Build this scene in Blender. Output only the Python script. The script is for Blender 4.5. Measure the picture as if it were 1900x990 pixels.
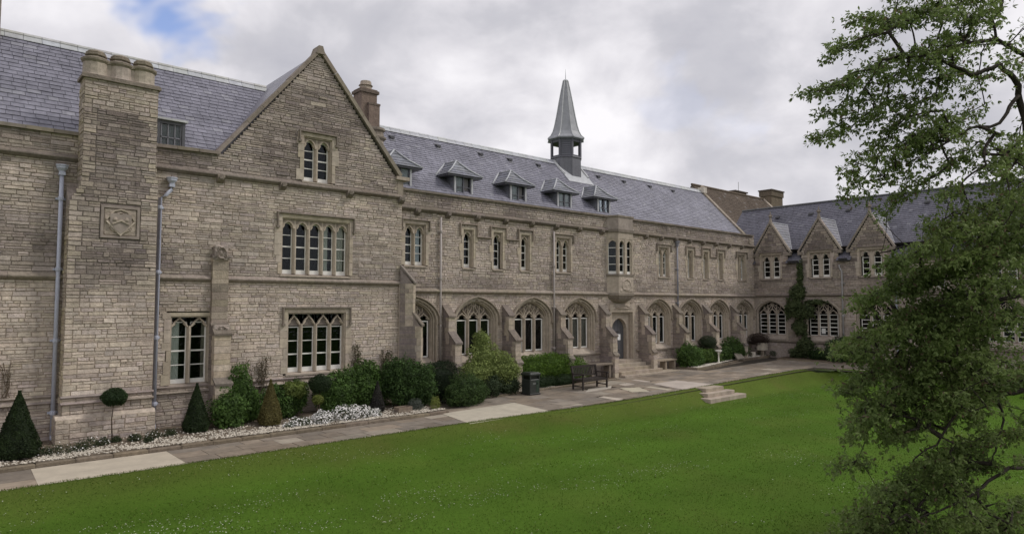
import bpy, math, random
import numpy as np
from math import radians, sin, cos, pi, sqrt, hypot
from mathutils import Vector, Matrix, noise

for _o in list(bpy.data.objects):
    bpy.data.objects.remove(_o)
SC = bpy.context.scene
COL = SC.collection
R = random.Random(7)
NR = np.random.default_rng(11)

# ------------------------------------------------------------------ camera
CAMZ = 3.6
YAW, PIT = radians(41.41), radians(3.25)
cam_d = bpy.data.cameras.new('camera')
cam = bpy.data.objects.new('camera', cam_d)
COL.objects.link(cam)
cam.location = (0, 0, CAMZ)
cam.rotation_euler = (radians(90) + PIT, 0, -YAW)
cam_d.sensor_width = 36.0
cam_d.lens = 36.0 * 1235.0 / 1900.0
cam_d.clip_start = 0.1
cam_d.clip_end = 2000
SC.camera = cam

# ------------------------------------------------------------------ world: broken cloud over a Nishita sky
SUN_EL, SUN_AZ = radians(48), radians(128)      # azimuth measured clockwise from +Y
w = bpy.data.worlds.new('World')
SC.world = w
w.use_nodes = True
nt = w.node_tree
for n in list(nt.nodes):
    nt.nodes.remove(n)
N = nt.nodes.new
L = nt.links.new
sky = N('ShaderNodeTexSky'); sky.sky_type = 'NISHITA'; sky.sun_disc = False
sky.sun_elevation = SUN_EL; sky.sun_rotation = SUN_AZ
tc = N('ShaderNodeTexCoord')
mp = N('ShaderNodeMapping'); mp.inputs['Scale'].default_value = (1.0, 1.0, 1.55)
L(tc.outputs['Generated'], mp.inputs['Vector'])
def wnoise(scale, detail, rough, dist=0.0, off=(0, 0, 0)):
    m = N('ShaderNodeMapping'); m.inputs['Location'].default_value = off
    L(mp.outputs[0], m.inputs['Vector'])
    t = N('ShaderNodeTexNoise'); t.inputs['Scale'].default_value = scale
    t.inputs['Detail'].default_value = detail; t.inputs['Roughness'].default_value = rough
    t.inputs['Distortion'].default_value = dist
    L(m.outputs[0], t.inputs['Vector'])
    return t
def wramp(src, stops):
    r = N('ShaderNodeValToRGB')
    e = r.color_ramp.elements
    while len(e) < len(stops): e.new(0.5)
    for el, (p, c) in zip(e, stops):
        el.position = p; el.color = (c[0], c[1], c[2], 1)
    L(src, r.inputs[0]); return r
n1 = wnoise(2.1, 6, 0.5, 0.25, (3.1, 1.7, 0.4))
n2 = wnoise(5.6, 5, 0.55, 0.3, (0.3, 5.7, 2.4))
mix = N('ShaderNodeMix'); mix.data_type = 'FLOAT'; mix.inputs[0].default_value = 0.34
L(n1.outputs['Fac'], mix.inputs[2]); L(n2.outputs['Fac'], mix.inputs[3])
cl = wramp(mix.outputs[0], [(0.36, (4.7, 4.7, 5.25)), (0.45, (5.7, 5.65, 6.1)), (0.51, (7.2, 7.05, 7.45)), (0.59, (9.3, 9.1, 9.4))])
# the hole in the cloud with blue sky in it: a direction, widened by noise
def vdot(v):
    d = N('ShaderNodeVectorMath'); d.operation = 'DOT_PRODUCT'
    nn = N('ShaderNodeVectorMath'); nn.operation = 'NORMALIZE'
    L(tc.outputs['Generated'], nn.inputs[0]); L(nn.outputs[0], d.inputs[0]); d.inputs[1].default_value = v
    return d.outputs['Value']
def wmath(op, a, b):
    m = N('ShaderNodeMath'); m.operation = op
    for i, x in enumerate((a, b)):
        if isinstance(x, (int, float)): m.inputs[i].default_value = x
        else: L(x, m.inputs[i])
    return m.outputs[0]
HOLES = [((0.2355, 0.9034, 0.3584), 0.9945, 0.0022), ((0.8081, 0.5065, 0.3008), 0.9975, 0.0012)]
fac = None
nh = wnoise(4.0, 4, 0.6, 0.3, (7.7, 2.2, 1.0))
for v, th, sof in HOLES:
    vv = Vector(v).normalized()
    d = vdot(tuple(vv))
    dn = wmath('ADD', d, wmath('MULTIPLY', wmath('SUBTRACT', nh.outputs['Fac'], 0.5), 0.034))
    m = N('ShaderNodeMapRange'); m.inputs['From Min'].default_value = th; m.inputs['From Max'].default_value = th + sof * 3
    m.interpolation_type = 'SMOOTHSTEP'
    L(dn, m.inputs['Value'])
    o = m.outputs[0] if v[0] < 0.5 else wmath('MULTIPLY', m.outputs[0], 0.13)
    fac = o if fac is None else wmath('MAXIMUM', fac, o)
cover = wramp(n1.outputs['Fac'], [(0.25, (1, 1, 1)), (0.30, (0, 0, 0))])
blue = N('ShaderNodeMix'); blue.data_type = 'RGBA'; blue.blend_type = 'MULTIPLY'; blue.inputs[0].default_value = 1
L(sky.outputs[0], blue.inputs[6]); blue.inputs[7].default_value = (1.9, 1.7, 1.85, 1)
mc = N('ShaderNodeMix'); mc.data_type = 'RGBA'
L(fac, mc.inputs[0]); L(cl.outputs[0], mc.inputs[6]); L(blue.outputs[2], mc.inputs[7])
bg = N('ShaderNodeBackground'); bg.inputs['Strength'].default_value = 0.1
L(mc.outputs[2], bg.inputs['Color'])
wo = N('ShaderNodeOutputWorld'); L(bg.outputs[0], wo.inputs['Surface'])

# ------------------------------------------------------------------ sun through cloud
sd = bpy.data.lights.new('sun', 'SUN'); so = bpy.data.objects.new('sun', sd); COL.objects.link(so)
sd.energy = 1.5; sd.angle = radians(12); sd.color = (1.0, 0.96, 0.9)
sv = Vector((sin(SUN_AZ) * cos(SUN_EL), cos(SUN_AZ) * cos(SUN_EL), sin(SUN_EL)))
so.rotation_euler = sv.to_track_quat('Z', 'Y').to_euler()
so.location = (20, -10, 30)

SC.view_settings.view_transform = 'Standard'
SC.view_settings.look = 'None'
SC.view_settings.exposure = 0.1
SC.view_settings.gamma = 1.0
SC.view_settings.use_curve_mapping = False
SC.cycles.max_bounces = 6
SC.cycles.transparent_max_bounces = 12

# ------------------------------------------------------------------ materials
def mat(name, base=(1, 1, 1), rough=0.85, attr=True, n_scale=6.0, n_amt=0.25, n2_scale=0.0, n2_amt=0.0, bump=0.3, bump_scale=25.0,
        spec=0.3, metal=0.0, transl=0.0, tint2=None, streak=0.0, coat=0.0, bdist=0.01):
    m = bpy.data.materials.new(name); m.use_nodes = True
    t = m.node_tree
    b = t.nodes['Principled BSDF']
    b.inputs['Roughness'].default_value = rough
    b.inputs['Specular IOR Level'].default_value = spec
    b.inputs['Metallic'].default_value = metal
    if coat: b.inputs['Coat Weight'].default_value = coat
    geo = t.nodes.new('ShaderNodeNewGeometry')
    if attr:
        a = t.nodes.new('ShaderNodeVertexColor'); a.layer_name = 'Col'; src = a.outputs['Color']
        g = t.nodes.new('ShaderNodeMix'); g.data_type = 'RGBA'; g.blend_type = 'MULTIPLY'; g.inputs[0].default_value = 1
        t.links.new(src, g.inputs[6]); g.inputs[7].default_value = (*base, 1); src = g.outputs[2]
    else:
        g = t.nodes.new('ShaderNodeRGB'); g.outputs[0].default_value = (*base, 1); src = g.outputs[0]
    def layer(src, scale, amt, vec=None, tint=None, detail=5):
        nz = t.nodes.new('ShaderNodeTexNoise'); nz.inputs['Scale'].default_value = scale
        nz.inputs['Detail'].default_value = detail; nz.inputs['Roughness'].default_value = 0.62
        t.links.new(vec or geo.outputs['Position'], nz.inputs['Vector'])
        mr = t.nodes.new('ShaderNodeMapRange'); mr.inputs['From Min'].default_value = 0.3; mr.inputs['From Max'].default_value = 0.7
        t.links.new(nz.outputs['Fac'], mr.inputs['Value'])
        r = t.nodes.new('ShaderNodeMix'); r.data_type = 'RGBA'; r.blend_type = 'MIX'
        r.inputs[6].default_value = tuple([1 - amt * (1.0 if tint is None else (1 - c)) for c in (tint or (0, 0, 0))]) + (1,)
        r.inputs[7].default_value = (1 + amt, 1 + amt, 1 + amt * 0.95, 1)
        t.links.new(mr.outputs[0], r.inputs[0])
        mx = t.nodes.new('ShaderNodeMix'); mx.data_type = 'RGBA'; mx.blend_type = 'MULTIPLY'; mx.inputs[0].default_value = 1
        t.links.new(src, mx.inputs[6]); t.links.new(r.outputs[2], mx.inputs[7])
        return mx.outputs[2]
    if n_amt: src = layer(src, n_scale, n_amt)
    if n2_amt: src = layer(src, n2_scale, n2_amt, tint=tint2)
    if streak:
        mpn = t.nodes.new('ShaderNodeMapping'); mpn.inputs['Scale'].default_value = (5.0, 5.0, 0.35)
        t.links.new(geo.outputs['Position'], mpn.inputs['Vector'])
        src = layer(src, 1.0, streak, vec=mpn.outputs[0], detail=3)
    t.links.new(src, b.inputs['Base Color'])
    if bump:
        nb = t.nodes.new('ShaderNodeTexNoise'); nb.inputs['Scale'].default_value = bump_scale; nb.inputs['Detail'].default_value = 5
        t.links.new(geo.outputs['Position'], nb.inputs['Vector'])
        bp = t.nodes.new('ShaderNodeBump'); bp.inputs['Strength'].default_value = bump; bp.inputs['Distance'].default_value = bdist
        t.links.new(nb.outputs['Fac'], bp.inputs['Height']); t.links.new(bp.outputs[0], b.inputs['Normal'])
    if transl:
        tr = t.nodes.new('ShaderNodeBsdfTranslucent'); t.links.new(src, tr.inputs['Color'])
        ms = t.nodes.new('ShaderNodeMixShader'); ms.inputs[0].default_value = transl
        out = t.nodes['Material Output']
        t.links.new(b.outputs[0], ms.inputs[1]); t.links.new(tr.outputs[0], ms.inputs[2]); t.links.new(ms.outputs[0], out.inputs['Surface'])
    return m

M = {}
M['stone'] = mat('stone', n_scale=9, n_amt=0.22, n2_scale=0.55, n2_amt=0.2, bump=0.9, bump_scale=30, rough=0.92, spec=0.15, tint2=(0.72, 0.66, 0.62), streak=0.10, bdist=0.02)
M['ashlar'] = mat('ashlar', n_scale=7, n_amt=0.16, n2_scale=1.3, n2_amt=0.16, bump=0.35, bump_scale=35, rough=0.9, spec=0.15, tint2=(0.62, 0.6, 0.5), streak=0.12)
M['slate'] = mat('slate', n_scale=14, n_amt=0.14, n2_scale=0.9, n2_amt=0.16, bump=0.25, bump_scale=40, rough=0.5, spec=0.45, streak=0.20)
M['lead'] = mat('lead', n_scale=5, n_amt=0.14, bump=0.12, rough=0.5, spec=0.5, streak=0.1)
M['paint'] = mat('paint', n_scale=9, n_amt=0.07, bump=0.05, rough=0.5, spec=0.4)
M['wood'] = mat('wood', n_scale=18, n_amt=0.25, bump=0.3, rough=0.65, spec=0.35)
M['plastic'] = mat('plastic', n_scale=6, n_amt=0.12, bump=0.05, rough=0.38, spec=0.5)
M['cloth'] = mat('cloth', n_scale=9, n_amt=0.06, bump=0.1, rough=0.9)
M['dark'] = mat('dark_room', base=(0.018, 0.016, 0.015), attr=False, n_amt=0.2, bump=0, rough=0.95, spec=0.05)  # near-black colour carries the shade of the unlit rooms
M['leaf'] = mat('leaf', n_scale=2.5, n_amt=0.2, bump=0, rough=0.6, spec=0.25, transl=0.42)
M['petal'] = mat('petal', n_scale=2.5, n_amt=0.05, bump=0, rough=0.7, transl=0.2)
M['bark'] = mat('bark', n_scale=12, n_amt=0.35, bump=0.8, bump_scale=30, rough=0.95, spec=0.1, bdist=0.03)
M['gravel'] = mat('gravel', n_scale=20, n_amt=0.12, bump=0.2, rough=0.9)
M['soil'] = mat('soil', n_scale=10, n_amt=0.35, bump=0.8, rough=1.0, spec=0.05, bdist=0.03)
M['paving'] = mat('paving', n_scale=3.2, n_amt=0.22, n2_scale=0.7, n2_amt=0.22, bump=0.4, bump_scale=30, rough=0.85, spec=0.25, tint2=(0.7, 0.66, 0.6))
M['concrete'] = mat('concrete', n_scale=2.2, n_amt=0.13, n2_scale=45, n2_amt=0.05, bump=0.25, bump_scale=80, rough=0.9, spec=0.2)
M['grass'] = mat('grass', n_scale=24, n_amt=0.16, n2_scale=0.45, n2_amt=0.14, bump=0.6, bump_scale=45, rough=0.95, spec=0.08, tint2=(0.9, 0.8, 0.7), bdist=0.05)
M['blade'] = mat('grass_blade', n_scale=0.5, n_amt=0.15, bump=0, rough=0.7, spec=0.15, transl=0.3)

gm = bpy.data.materials.new('glass'); gm.use_nodes = True
t = gm.node_tree
for n in list(t.nodes): t.nodes.remove(n)
gl = t.nodes.new('ShaderNodeBsdfGlossy'); gl.inputs['Roughness'].default_value = 0.06; gl.inputs['Color'].default_value = (0.85, 0.9, 0.95, 1)
tr = t.nodes.new('ShaderNodeBsdfTransparent'); tr.inputs['Color'].default_value = (0.80, 0.82, 0.80, 1)
fr = t.nodes.new('ShaderNodeFresnel'); fr.inputs['IOR'].default_value = 1.32
nb = t.nodes.new('ShaderNodeTexNoise'); nb.inputs['Scale'].default_value = 2.2
bp = t.nodes.new('ShaderNodeBump'); bp.inputs['Strength'].default_value = 0.12; bp.inputs['Distance'].default_value = 0.05
t.links.new(nb.outputs['Fac'], bp.inputs['Height']); t.links.new(bp.outputs[0], gl.inputs['Normal'])
ms = t.nodes.new('ShaderNodeMixShader'); out = t.nodes.new('ShaderNodeOutputMaterial')
t.links.new(fr.outputs[0], ms.inputs[0]); t.links.new(tr.outputs[0], ms.inputs[1]); t.links.new(gl.outputs[0], ms.inputs[2])
t.links.new(ms.outputs[0], out.inputs['Surface'])
M['glass'] = gm

# colours (base colours of the things themselves)
ST_L = (0.520, 0.446, 0.386)
ST_M = (0.375, 0.322, 0.284)
ST_D = (0.235, 0.198, 0.180)
TD = (0.135, 0.115, 0.100)
MORT = (0.36, 0.300, 0.248)
DRESS = (0.43, 0.367, 0.300)
DRESS_D = (0.27, 0.225, 0.185)
SLATE = (0.215, 0.208, 0.245)
LEAD = (0.42, 0.43, 0.45)
WHITE = (0.80, 0.78, 0.74)
PIPE = (0.46, 0.48, 0.57)
def lerp(a, b, t): return tuple(a[i] + (b[i] - a[i]) * t for i in range(3))
def jit(c, a):
    k = 1 + R.uniform(-a, a)
    return (c[0] * k, c[1] * k * (1 + R.uniform(-.02, .02)), c[2] * k * (1 + R.uniform(-.05, .05)))

# ------------------------------------------------------------------ mesh helpers
class MB:
    def __init__(s): s.v = []; s.f = []; s.c = []
    def add(s, vs, fs, col=(1, 1, 1)):
        b = len(s.v); s.v += [tuple(p) for p in vs]; s.f += [tuple(i + b for i in f) for f in fs]
        s.c += [col] * len(vs)
    def box(s, x0, x1, y0, y1, z0, z1, col=(1, 1, 1)):
        s.add([(x0, y0, z0), (x1, y0, z0), (x1, y1, z0), (x0, y1, z0), (x0, y0, z1), (x1, y0, z1), (x1, y1, z1), (x0, y1, z1)],
              [(0, 3, 2, 1), (4, 5, 6, 7), (0, 1, 5, 4), (1, 2, 6, 5), (2, 3, 7, 6), (3, 0, 4, 7)], col)
    def bbox(s, x0, x1, y0, y1, z0, z1, b=0.01, col=(1, 1, 1)):      # box with chamfered vertical front edges and top
        s.prism([(x0, y0 + b), (x0 + b, y0), (x1 - b, y0), (x1, y0 + b), (x1, y1), (x0, y1)], z0, z1 - b, col, cap=False)
        p = [(x0, y0 + b), (x0 + b, y0), (x1 - b, y0), (x1, y0 + b), (x1, y1), (x0, y1)]
        q = [(x0 + b, y0 + 2 * b), (x0 + 2 * b, y0 + b), (x1 - 2 * b, y0 + b), (x1 - b, y0 + 2 * b), (x1 - b, y1 - b), (x0 + b, y1 - b)]
        n = 6
        s.add([(a, c, z1 - b) for a, c in p] + [(a, c, z1) for a, c in q],
              [(i, (i + 1) % n, n + (i + 1) % n, n + i) for i in range(n)] + [tuple(range(n, 2 * n))], col)
    def prism(s, pts, z0, z1, col=(1, 1, 1), cap=True):              # xy polygon extruded in z
        n = len(pts)
        vs = [(x, y, z0) for x, y in pts] + [(x, y, z1) for x, y in pts]
        fs = [(i, (i + 1) % n, n + (i + 1) % n, n + i) for i in range(n)]
        if cap: fs += [tuple(range(n - 1, -1, -1)), tuple(range(n, 2 * n))]
        s.add(vs, fs, col)
    def yprism(s, pts, y0, y1, col=(1, 1, 1)):                       # xz polygon extruded in y
        n = len(pts)
        vs = [(x, y0, z) for x, z in pts] + [(x, y1, z) for x, z in pts]
        s.add(vs, [(i, (i + 1) % n, n + (i + 1) % n, n + i) for i in range(n)] + [tuple(range(n - 1, -1, -1)), tuple(range(n, 2 * n))], col)
    def xprism(s, pts, x0, x1, col=(1, 1, 1)):                       # yz polygon extruded in x
        n = len(pts)
        vs = [(x0, y, z) for y, z in pts] + [(x1, y, z) for y, z in pts]
        s.add(vs, [(i, (i + 1) % n, n + (i + 1) % n, n + i) for i in range(n)] + [tuple(range(n - 1, -1, -1)), tuple(range(n, 2 * n))], col)
    def ribbon(s, pts, wd, y0, y1, col=(1, 1, 1), closed=False, taper=0.0):  # polyline in xz, width wd, from depth y0 to y1
        n = len(pts); offs = []
        for i in range(n):
            if closed: a, b = pts[(i - 1) % n], pts[(i + 1) % n]
            else: a, b = pts[max(0, i - 1)], pts[min(n - 1, i + 1)]
            p = pts[i]
            d1 = (p[0] - a[0], p[1] - a[1]); d2 = (b[0] - p[0], b[1] - p[1])
            l1 = hypot(*d1) or 1; l2 = hypot(*d2) or 1
            if d1 == (0, 0): d1, l1 = d2, l2
            if d2 == (0, 0): d2, l2 = d1, l1
            n1_ = (-d1[1] / l1, d1[0] / l1); n2_ = (-d2[1] / l2, d2[0] / l2)
            m = (n1_[0] + n2_[0], n1_[1] + n2_[1]); k = m[0] ** 2 + m[1] ** 2
            if k < 0.3: k = 0.3
            sc = 2.0 / k
            offs.append((m[0] * sc, m[1] * sc))
        h = wd / 2
        vs = []
        for (x, z), (a, b) in zip(pts, offs):
            vs += [(x + a * (h - taper), y0, z + b * (h - taper)), (x - a * (h - taper), y0, z - b * (h - taper)), (x - a * h, y1, z - b * h), (x + a * h, y1, z + b * h)]
        fs = []
        for i in range(n if closed else n - 1):
            A = 4 * i; B = 4 * ((i + 1) % n)
            for k in range(4):
                fs.append((A + k, A + (k + 1) % 4, B + (k + 1) % 4, B + k))
        if not closed: fs += [(3, 2, 1, 0), (4 * n - 4, 4 * n - 3, 4 * n - 2, 4 * n - 1)]
        s.add(vs, fs, col)
    def tube(s, pts, r, seg=8, col=(1, 1, 1), cap=True):
        pts = [Vector(p) for p in pts]; n = len(pts)
        rr = r if isinstance(r, (list, tuple)) else [r] * n
        up = Vector((0, 0, 1)); vs = []
        for i, p in enumerate(pts):
            d = (pts[min(n - 1, i + 1)] - pts[max(0, i - 1)]).normalized()
            a = d.cross(up)
            if a.length < 0.05: a = d.cross(Vector((1, 0, 0)))
            a.normalize(); b = d.cross(a)
            for k in range(seg):
                q = 2 * pi * k / seg
                vs.append(p + (a * cos(q) + b * sin(q)) * rr[i])
        fs = []
        for i in range(n - 1):
            for k in range(seg):
                fs.append((i * seg + k, i * seg + (k + 1) % seg, (i + 1) * seg + (k + 1) % seg, (i + 1) * seg + k))
        if cap: fs += [tuple(range(seg - 1, -1, -1)), tuple(range((n - 1) * seg, n * seg))]
        s.add(vs, fs, col)
    def lathe(s, cx, cy, prof, seg=16, col=(1, 1, 1), rot=0.0, cap=True, sq=1.0):
        vs = []
        for r, z in prof:
            for k in range(seg):
                q = 2 * pi * k / seg + rot
                vs.append((cx + r * cos(q), cy + r * sin(q) * sq, z))
        fs = []
        for i in range(len(prof) - 1):
            for k in range(seg):
                fs.append((i * seg + k, i * seg + (k + 1) % seg, (i + 1) * seg + (k + 1) % seg, (i + 1) * seg + k))
        if cap: fs += [tuple(range(seg - 1, -1, -1)), tuple(range((len(prof) - 1) * seg, len(prof) * seg))]
        s.add(vs, fs, col)

def mesh_of(name, V, F, C, m, smooth=False):
    me = bpy.data.meshes.new(name)
    me.from_pydata(V, [], F)
    ca = me.attributes.new('Col', 'FLOAT_COLOR', 'POINT')
    a = np.ones((len(V), 4), np.float32); a[:, :3] = np.asarray(C, np.float32).reshape(-1, 3)
    ca.data.foreach_set('color', a.ravel())
    if m: me.materials.append(m)
    if smooth: me.polygons.foreach_set('use_smooth', [True] * len(me.polygons))
    return me
OFF = {}
def link(name, me, parent=None, loc=(0, 0, 0)):
    o = bpy.data.objects.new(name, me); COL.objects.link(o)
    if parent is not None:
        o.parent = parent
        of = OFF.get(parent.name, (0, 0, 0))
        o.location = (loc[0] - of[0], loc[1] - of[1], loc[2] - of[2])
    else: o.location = loc
    return o
def obj(name, mb, m, parent=None, loc=(0, 0, 0), smooth=False):
    return link(name, mesh_of(name, mb.v, mb.f, mb.c, M[m], smooth), parent, loc)
def np_obj(name, V, F, C, m, parent=None, loc=(0, 0, 0), smooth=False):
    me = bpy.data.meshes.new(name)
    nv, k = len(V), F.shape[1]
    me.vertices.add(nv); me.vertices.foreach_set('co', V.astype(np.float32).ravel())
    me.loops.add(F.size); me.loops.foreach_set('vertex_index', F.astype(np.int32).ravel())
    me.polygons.add(len(F)); me.polygons.foreach_set('loop_start', np.arange(0, F.size, k, dtype=np.int32))
    me.polygons.foreach_set('loop_total', np.full(len(F), k, dtype=np.int32))
    me.update(calc_edges=True)
    ca = me.attributes.new('Col', 'FLOAT_COLOR', 'POINT')
    a = np.ones((nv, 4), np.float32); a[:, :3] = C; ca.data.foreach_set('color', a.ravel())
    me.materials.append(M[m])
    if smooth: me.polygons.foreach_set('use_smooth', [True] * len(F))
    return link(name, me, parent, loc)
def tag(o, label=None, cat=None, group=None, kind=None):
    if label: o['label'] = label
    if cat: o['category'] = cat
    if group: o['group'] = group
    if kind: o['kind'] = kind
    return o
def thing(name, loc, label, cat, group=None, rz=0.0, off=None):
    o = bpy.data.objects.new(name, None); COL.objects.link(o)
    o.empty_display_size = 0.3
    o.location = loc; o.rotation_euler = (0, 0, rz)
    if off: OFF[o.name] = off
    return tag(o, label, cat, group)
def dup(o, parent=None, loc=None):
    c = o.copy(); COL.objects.link(c)
    if parent is not None: c.parent = parent
    if loc is not None: c.location = loc
    for ch in o.children: dup(ch, c)
    return c
def place(win, root, x, y, z):       # a copy of a window (with its pieces) at another spot of the same wall
    of = OFF.get(root.name, (0, 0, 0))
    return dup(win, root, (x - of[0], y - of[1], z - of[2]))

# ---------------------------------------------------------------- view test, to know which pieces show largest
_F = np.array([sin(YAW) * cos(PIT), cos(YAW) * cos(PIT), sin(PIT)])
_R = np.array([cos(YAW), -sin(YAW), 0.0]); _U = np.cross(_R, _F)
def score(p, area):
    q = np.array(p) - (0, 0, CAMZ); z = q @ _F
    if z < 1: return 0
    a = q @ _R / z; b = q @ _U / z
    if abs(a) > 0.79 or abs(b) > 0.42: return 0
    return area / (z * z)

def fbm(x, y, z=0.0): return noise.fractal(Vector((x, y, z)), 0.6, 2.0, 4)

# ---------------------------------------------------------------- coursed pieces: stones, slates, slabs
class Courses:
    """lays pieces in courses on a plane O + u*U + s*S with outward normal NN"""
    def __init__(s, O, U, S, NN, world=None):
        s.O, s.U, s.S, s.N = map(Vector, (O, U, S, NN)); s.items = []; s.back = MB(); s.world = world or Matrix.Identity(4)
    def P(s, u, t, n): return s.O + s.U * u + s.S * t + s.N * n
    def piece(s, u0, u1, s0, s1, g, ch, hn, base, col, jt=0.004, tilt=0.0):
        a = [(u0 + g, s0 + g), (u1 - g, s0 + g), (u1 - g, s1 - g), (u0 + g, s1 - g)]
        a = [(x + R.uniform(-jt, jt), y + R.uniform(-jt, jt)) for x, y in a]
        cu, cs = (u0 + u1) / 2, (s0 + s1) / 2
        vs = [s.P(x, y, base) for x, y in a]
        for i, (x, y) in enumerate(a):
            xx = x + (ch if x < cu else -ch); yy = y + (ch if y < cs else -ch)
            vs.append(s.P(xx, yy, hn + (tilt if y < cs else 0) + R.uniform(-jt, jt) * .6))
        fs = [(0, 1, 5, 4), (1, 2, 6, 5), (2, 3, 7, 6), (3, 0, 4, 7), (4, 5, 6, 7)]
        wp = s.world @ s.P(cu, cs, 0)
        s.items.append((vs, fs, col, score(wp, (u1 - u0) * (s1 - s0))))
    def wall(s, s0, s1, spans, tone, hmin=.085, hmax=.15, wmin=.16, wmax=.5, rough=1.0, lite=ST_L, mid=ST_M, dk=ST_D, seed=0, quoin=True):
        t = s0
        while t < s1 - 1e-4:
            h = R.uniform(hmin, hmax)
            if s1 - (t + h) < hmin * .8: h = s1 - t
            m = t + h / 2
            for a, b, qa, qb in spans(m):
                if b - a < .03: continue
                s.back.add([s.P(a, t, -.008), s.P(b, t, -.008), s.P(b, t + h, -.008), s.P(a, t + h, -.008)], [(0, 1, 2, 3)], lerp(MORT, (.17, .145, .132), min(1, max(0, tone((a + b) / 2, m)))))
                u = a; first = True
                while u < b - 1e-4:
                    wd = R.uniform(wmin, wmax) * (1.0 if h < .12 else 1.15)
                    if R.random() < .3: wd *= .55
                    dress = False
                    if first and qa: wd = R.choice((.18, .3)); dress = True
                    if b - (u + wd) < wmin * .75: wd = b - u
                    k = tone(u + wd / 2, m)
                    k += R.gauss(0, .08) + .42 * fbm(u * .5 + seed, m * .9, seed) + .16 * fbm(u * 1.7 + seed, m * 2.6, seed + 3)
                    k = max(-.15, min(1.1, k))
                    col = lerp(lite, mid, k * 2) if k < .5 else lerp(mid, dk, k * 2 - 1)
                    if R.random() < .06: col = lerp(col, lite, .45)
                    if R.random() < .04: col = lerp(col, dk, .4)
                    if (first and qa) or (qb and u + wd >= b - 1e-4): col = lerp(col, DRESS, .45)
                    col = jit(col, .06)
                    ex = R.uniform(-.002, .011) * rough + (.014 if R.random() < .08 else 0)
                    if h > .105 and R.random() < .38 and not (first and qa):      # two thin stones instead of one
                        v_ = t + h * R.uniform(.38, .62)
                        s.piece(u, u + wd, t, v_, .0045, .007, ex, -.03, col)
                        c2 = jit(col, .13); sp2 = u + wd * R.uniform(.3, .7)
                        if wd > .34 and R.random() < .6:
                            s.piece(u, sp2, v_, t + h, .0045, .007, ex * .6, -.03, c2); s.piece(sp2, u + wd, v_, t + h, .0045, .007, ex * 1.1, -.03, jit(col, .13))
                        else: s.piece(u, u + wd, v_, t + h, .0045, .007, R.uniform(-.002, .012) * rough, -.03, c2)
                    else: s.piece(u, u + wd, t, t + h, .005, .008, ex, -.03, col, .0055)
                    u += wd; first = False
            t += h
    def slates(s, s0, s1, spans, ch=.2, wmin=.22, wmax=.32, col=SLATE, tone=None):
        n = max(1, round((s1 - s0) / ch)); ch = (s1 - s0) / n
        for i in range(n):
            t = s0 + i * ch
            for a, b, *_q in spans(t + ch / 2):
                if b - a < .04: continue
                s.back.add([s.P(a, t, -.02), s.P(b, t, -.02), s.P(b, t + ch, -.02), s.P(a, t + ch, -.02)], [(0, 1, 2, 3)], (.05, .05, .06))
                u = a - R.uniform(0, wmin) * .9
                while u < b - 1e-4:
                    wd = R.uniform(wmin, wmax)
                    if b - (u + wd) < .08: wd = b - u
                    ua, ub = max(u, a), min(u + wd, b)
                    if ub - ua > .03:
                        k = 1 + R.gauss(0, .04) + .14 * fbm(u * .7, t * .9, 3)
                        c0 = tone(col, u, t) if tone else col
                        c = tuple(x * k for x in c0)
                        if R.random() < .03: c = lerp(c, (.36, .36, .38), .25)
                        vs = [s.P(ua + .004, t - .03, -.01), s.P(ub - .004, t - .03, -.01), s.P(ub - .004, t + ch, -.012), s.P(ua + .004, t + ch, -.012)]
                        e = R.uniform(.010, .02)
                        dt = R.uniform(-.008, .008)
                        vs += [s.P(ua + .005, t - .03 + dt, e), s.P(ub - .005, t - .03 + dt + R.uniform(-.004, .004), e + R.uniform(-.003, .003)), s.P(ub - .005, t + ch, -.004), s.P(ua + .005, t + ch, -.004)]
                        wp = s.world @ s.P((ua + ub) / 2, t + ch / 2, 0)
                        s.items.append((vs, [(0, 1, 5, 4), (1, 2, 6, 5), (3, 0, 4, 7), (4, 5, 6, 7)], c, score(wp, (ub - ua) * ch)))
                    u += wd
                    if u > b: break
    def finish(s, root, back_name, piece_name, m, nmax, back_obj=None, stuff_name=None):
        bo = back_obj or obj(back_name, s.back, m, root)
        it = sorted(s.items, key=lambda q: -q[3])
        top = [q for q in it[:nmax] if q[3] > 0]; rest = it[len(top):]
        for vs, fs, c, sc_ in top:
            link(piece_name, mesh_of(piece_name, [tuple(v) for v in vs], fs, [c] * len(vs), M[m]), bo)
        if rest:
            mb = MB()
            for vs, fs, c, sc_ in rest: mb.add(vs, fs, c)
            o = obj(stuff_name or piece_name, mb, m, bo); tag(o, kind='stuff')
        return bo

def sub(spans, holes, z):            # subtract the openings' spans at height z; q flags mark dressed edges at openings
    out = [(a, b, q0, q1) for a, b, q0, q1 in spans]
    for h in holes:
        r = h(z)
        if not r: continue
        c, d = r; new = []
        for a, b, q0, q1 in out:
            if d <= a or c >= b: new.append((a, b, q0, q1)); continue
            if c > a: new.append((a, c, q0, False))
            if d < b: new.append((d, b, False, q1))
        out = new
    return out
def rect_hole(x0, x1, z0, z1): return lambda z: (x0, x1) if z0 < z < z1 else None
def AR(x, hw, rise):
    t = min(1.0, abs(x) / hw); return rise * (.80 * sqrt(max(0, 1 - t * t)) + .20 * (1 - t))
def arch_hole(cx, hw, z0, zs, rise):
    def f(z):
        if z < z0 or z > zs + rise: return None
        if z <= zs: return (cx - hw, cx + hw)
        lo, hi = 0.0, hw
        for _ in range(20):
            m = (lo + hi) / 2
            if zs + AR(m, hw, rise) > z: lo = m
            else: hi = m
        return (cx - lo, cx + lo)
    return f

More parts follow.
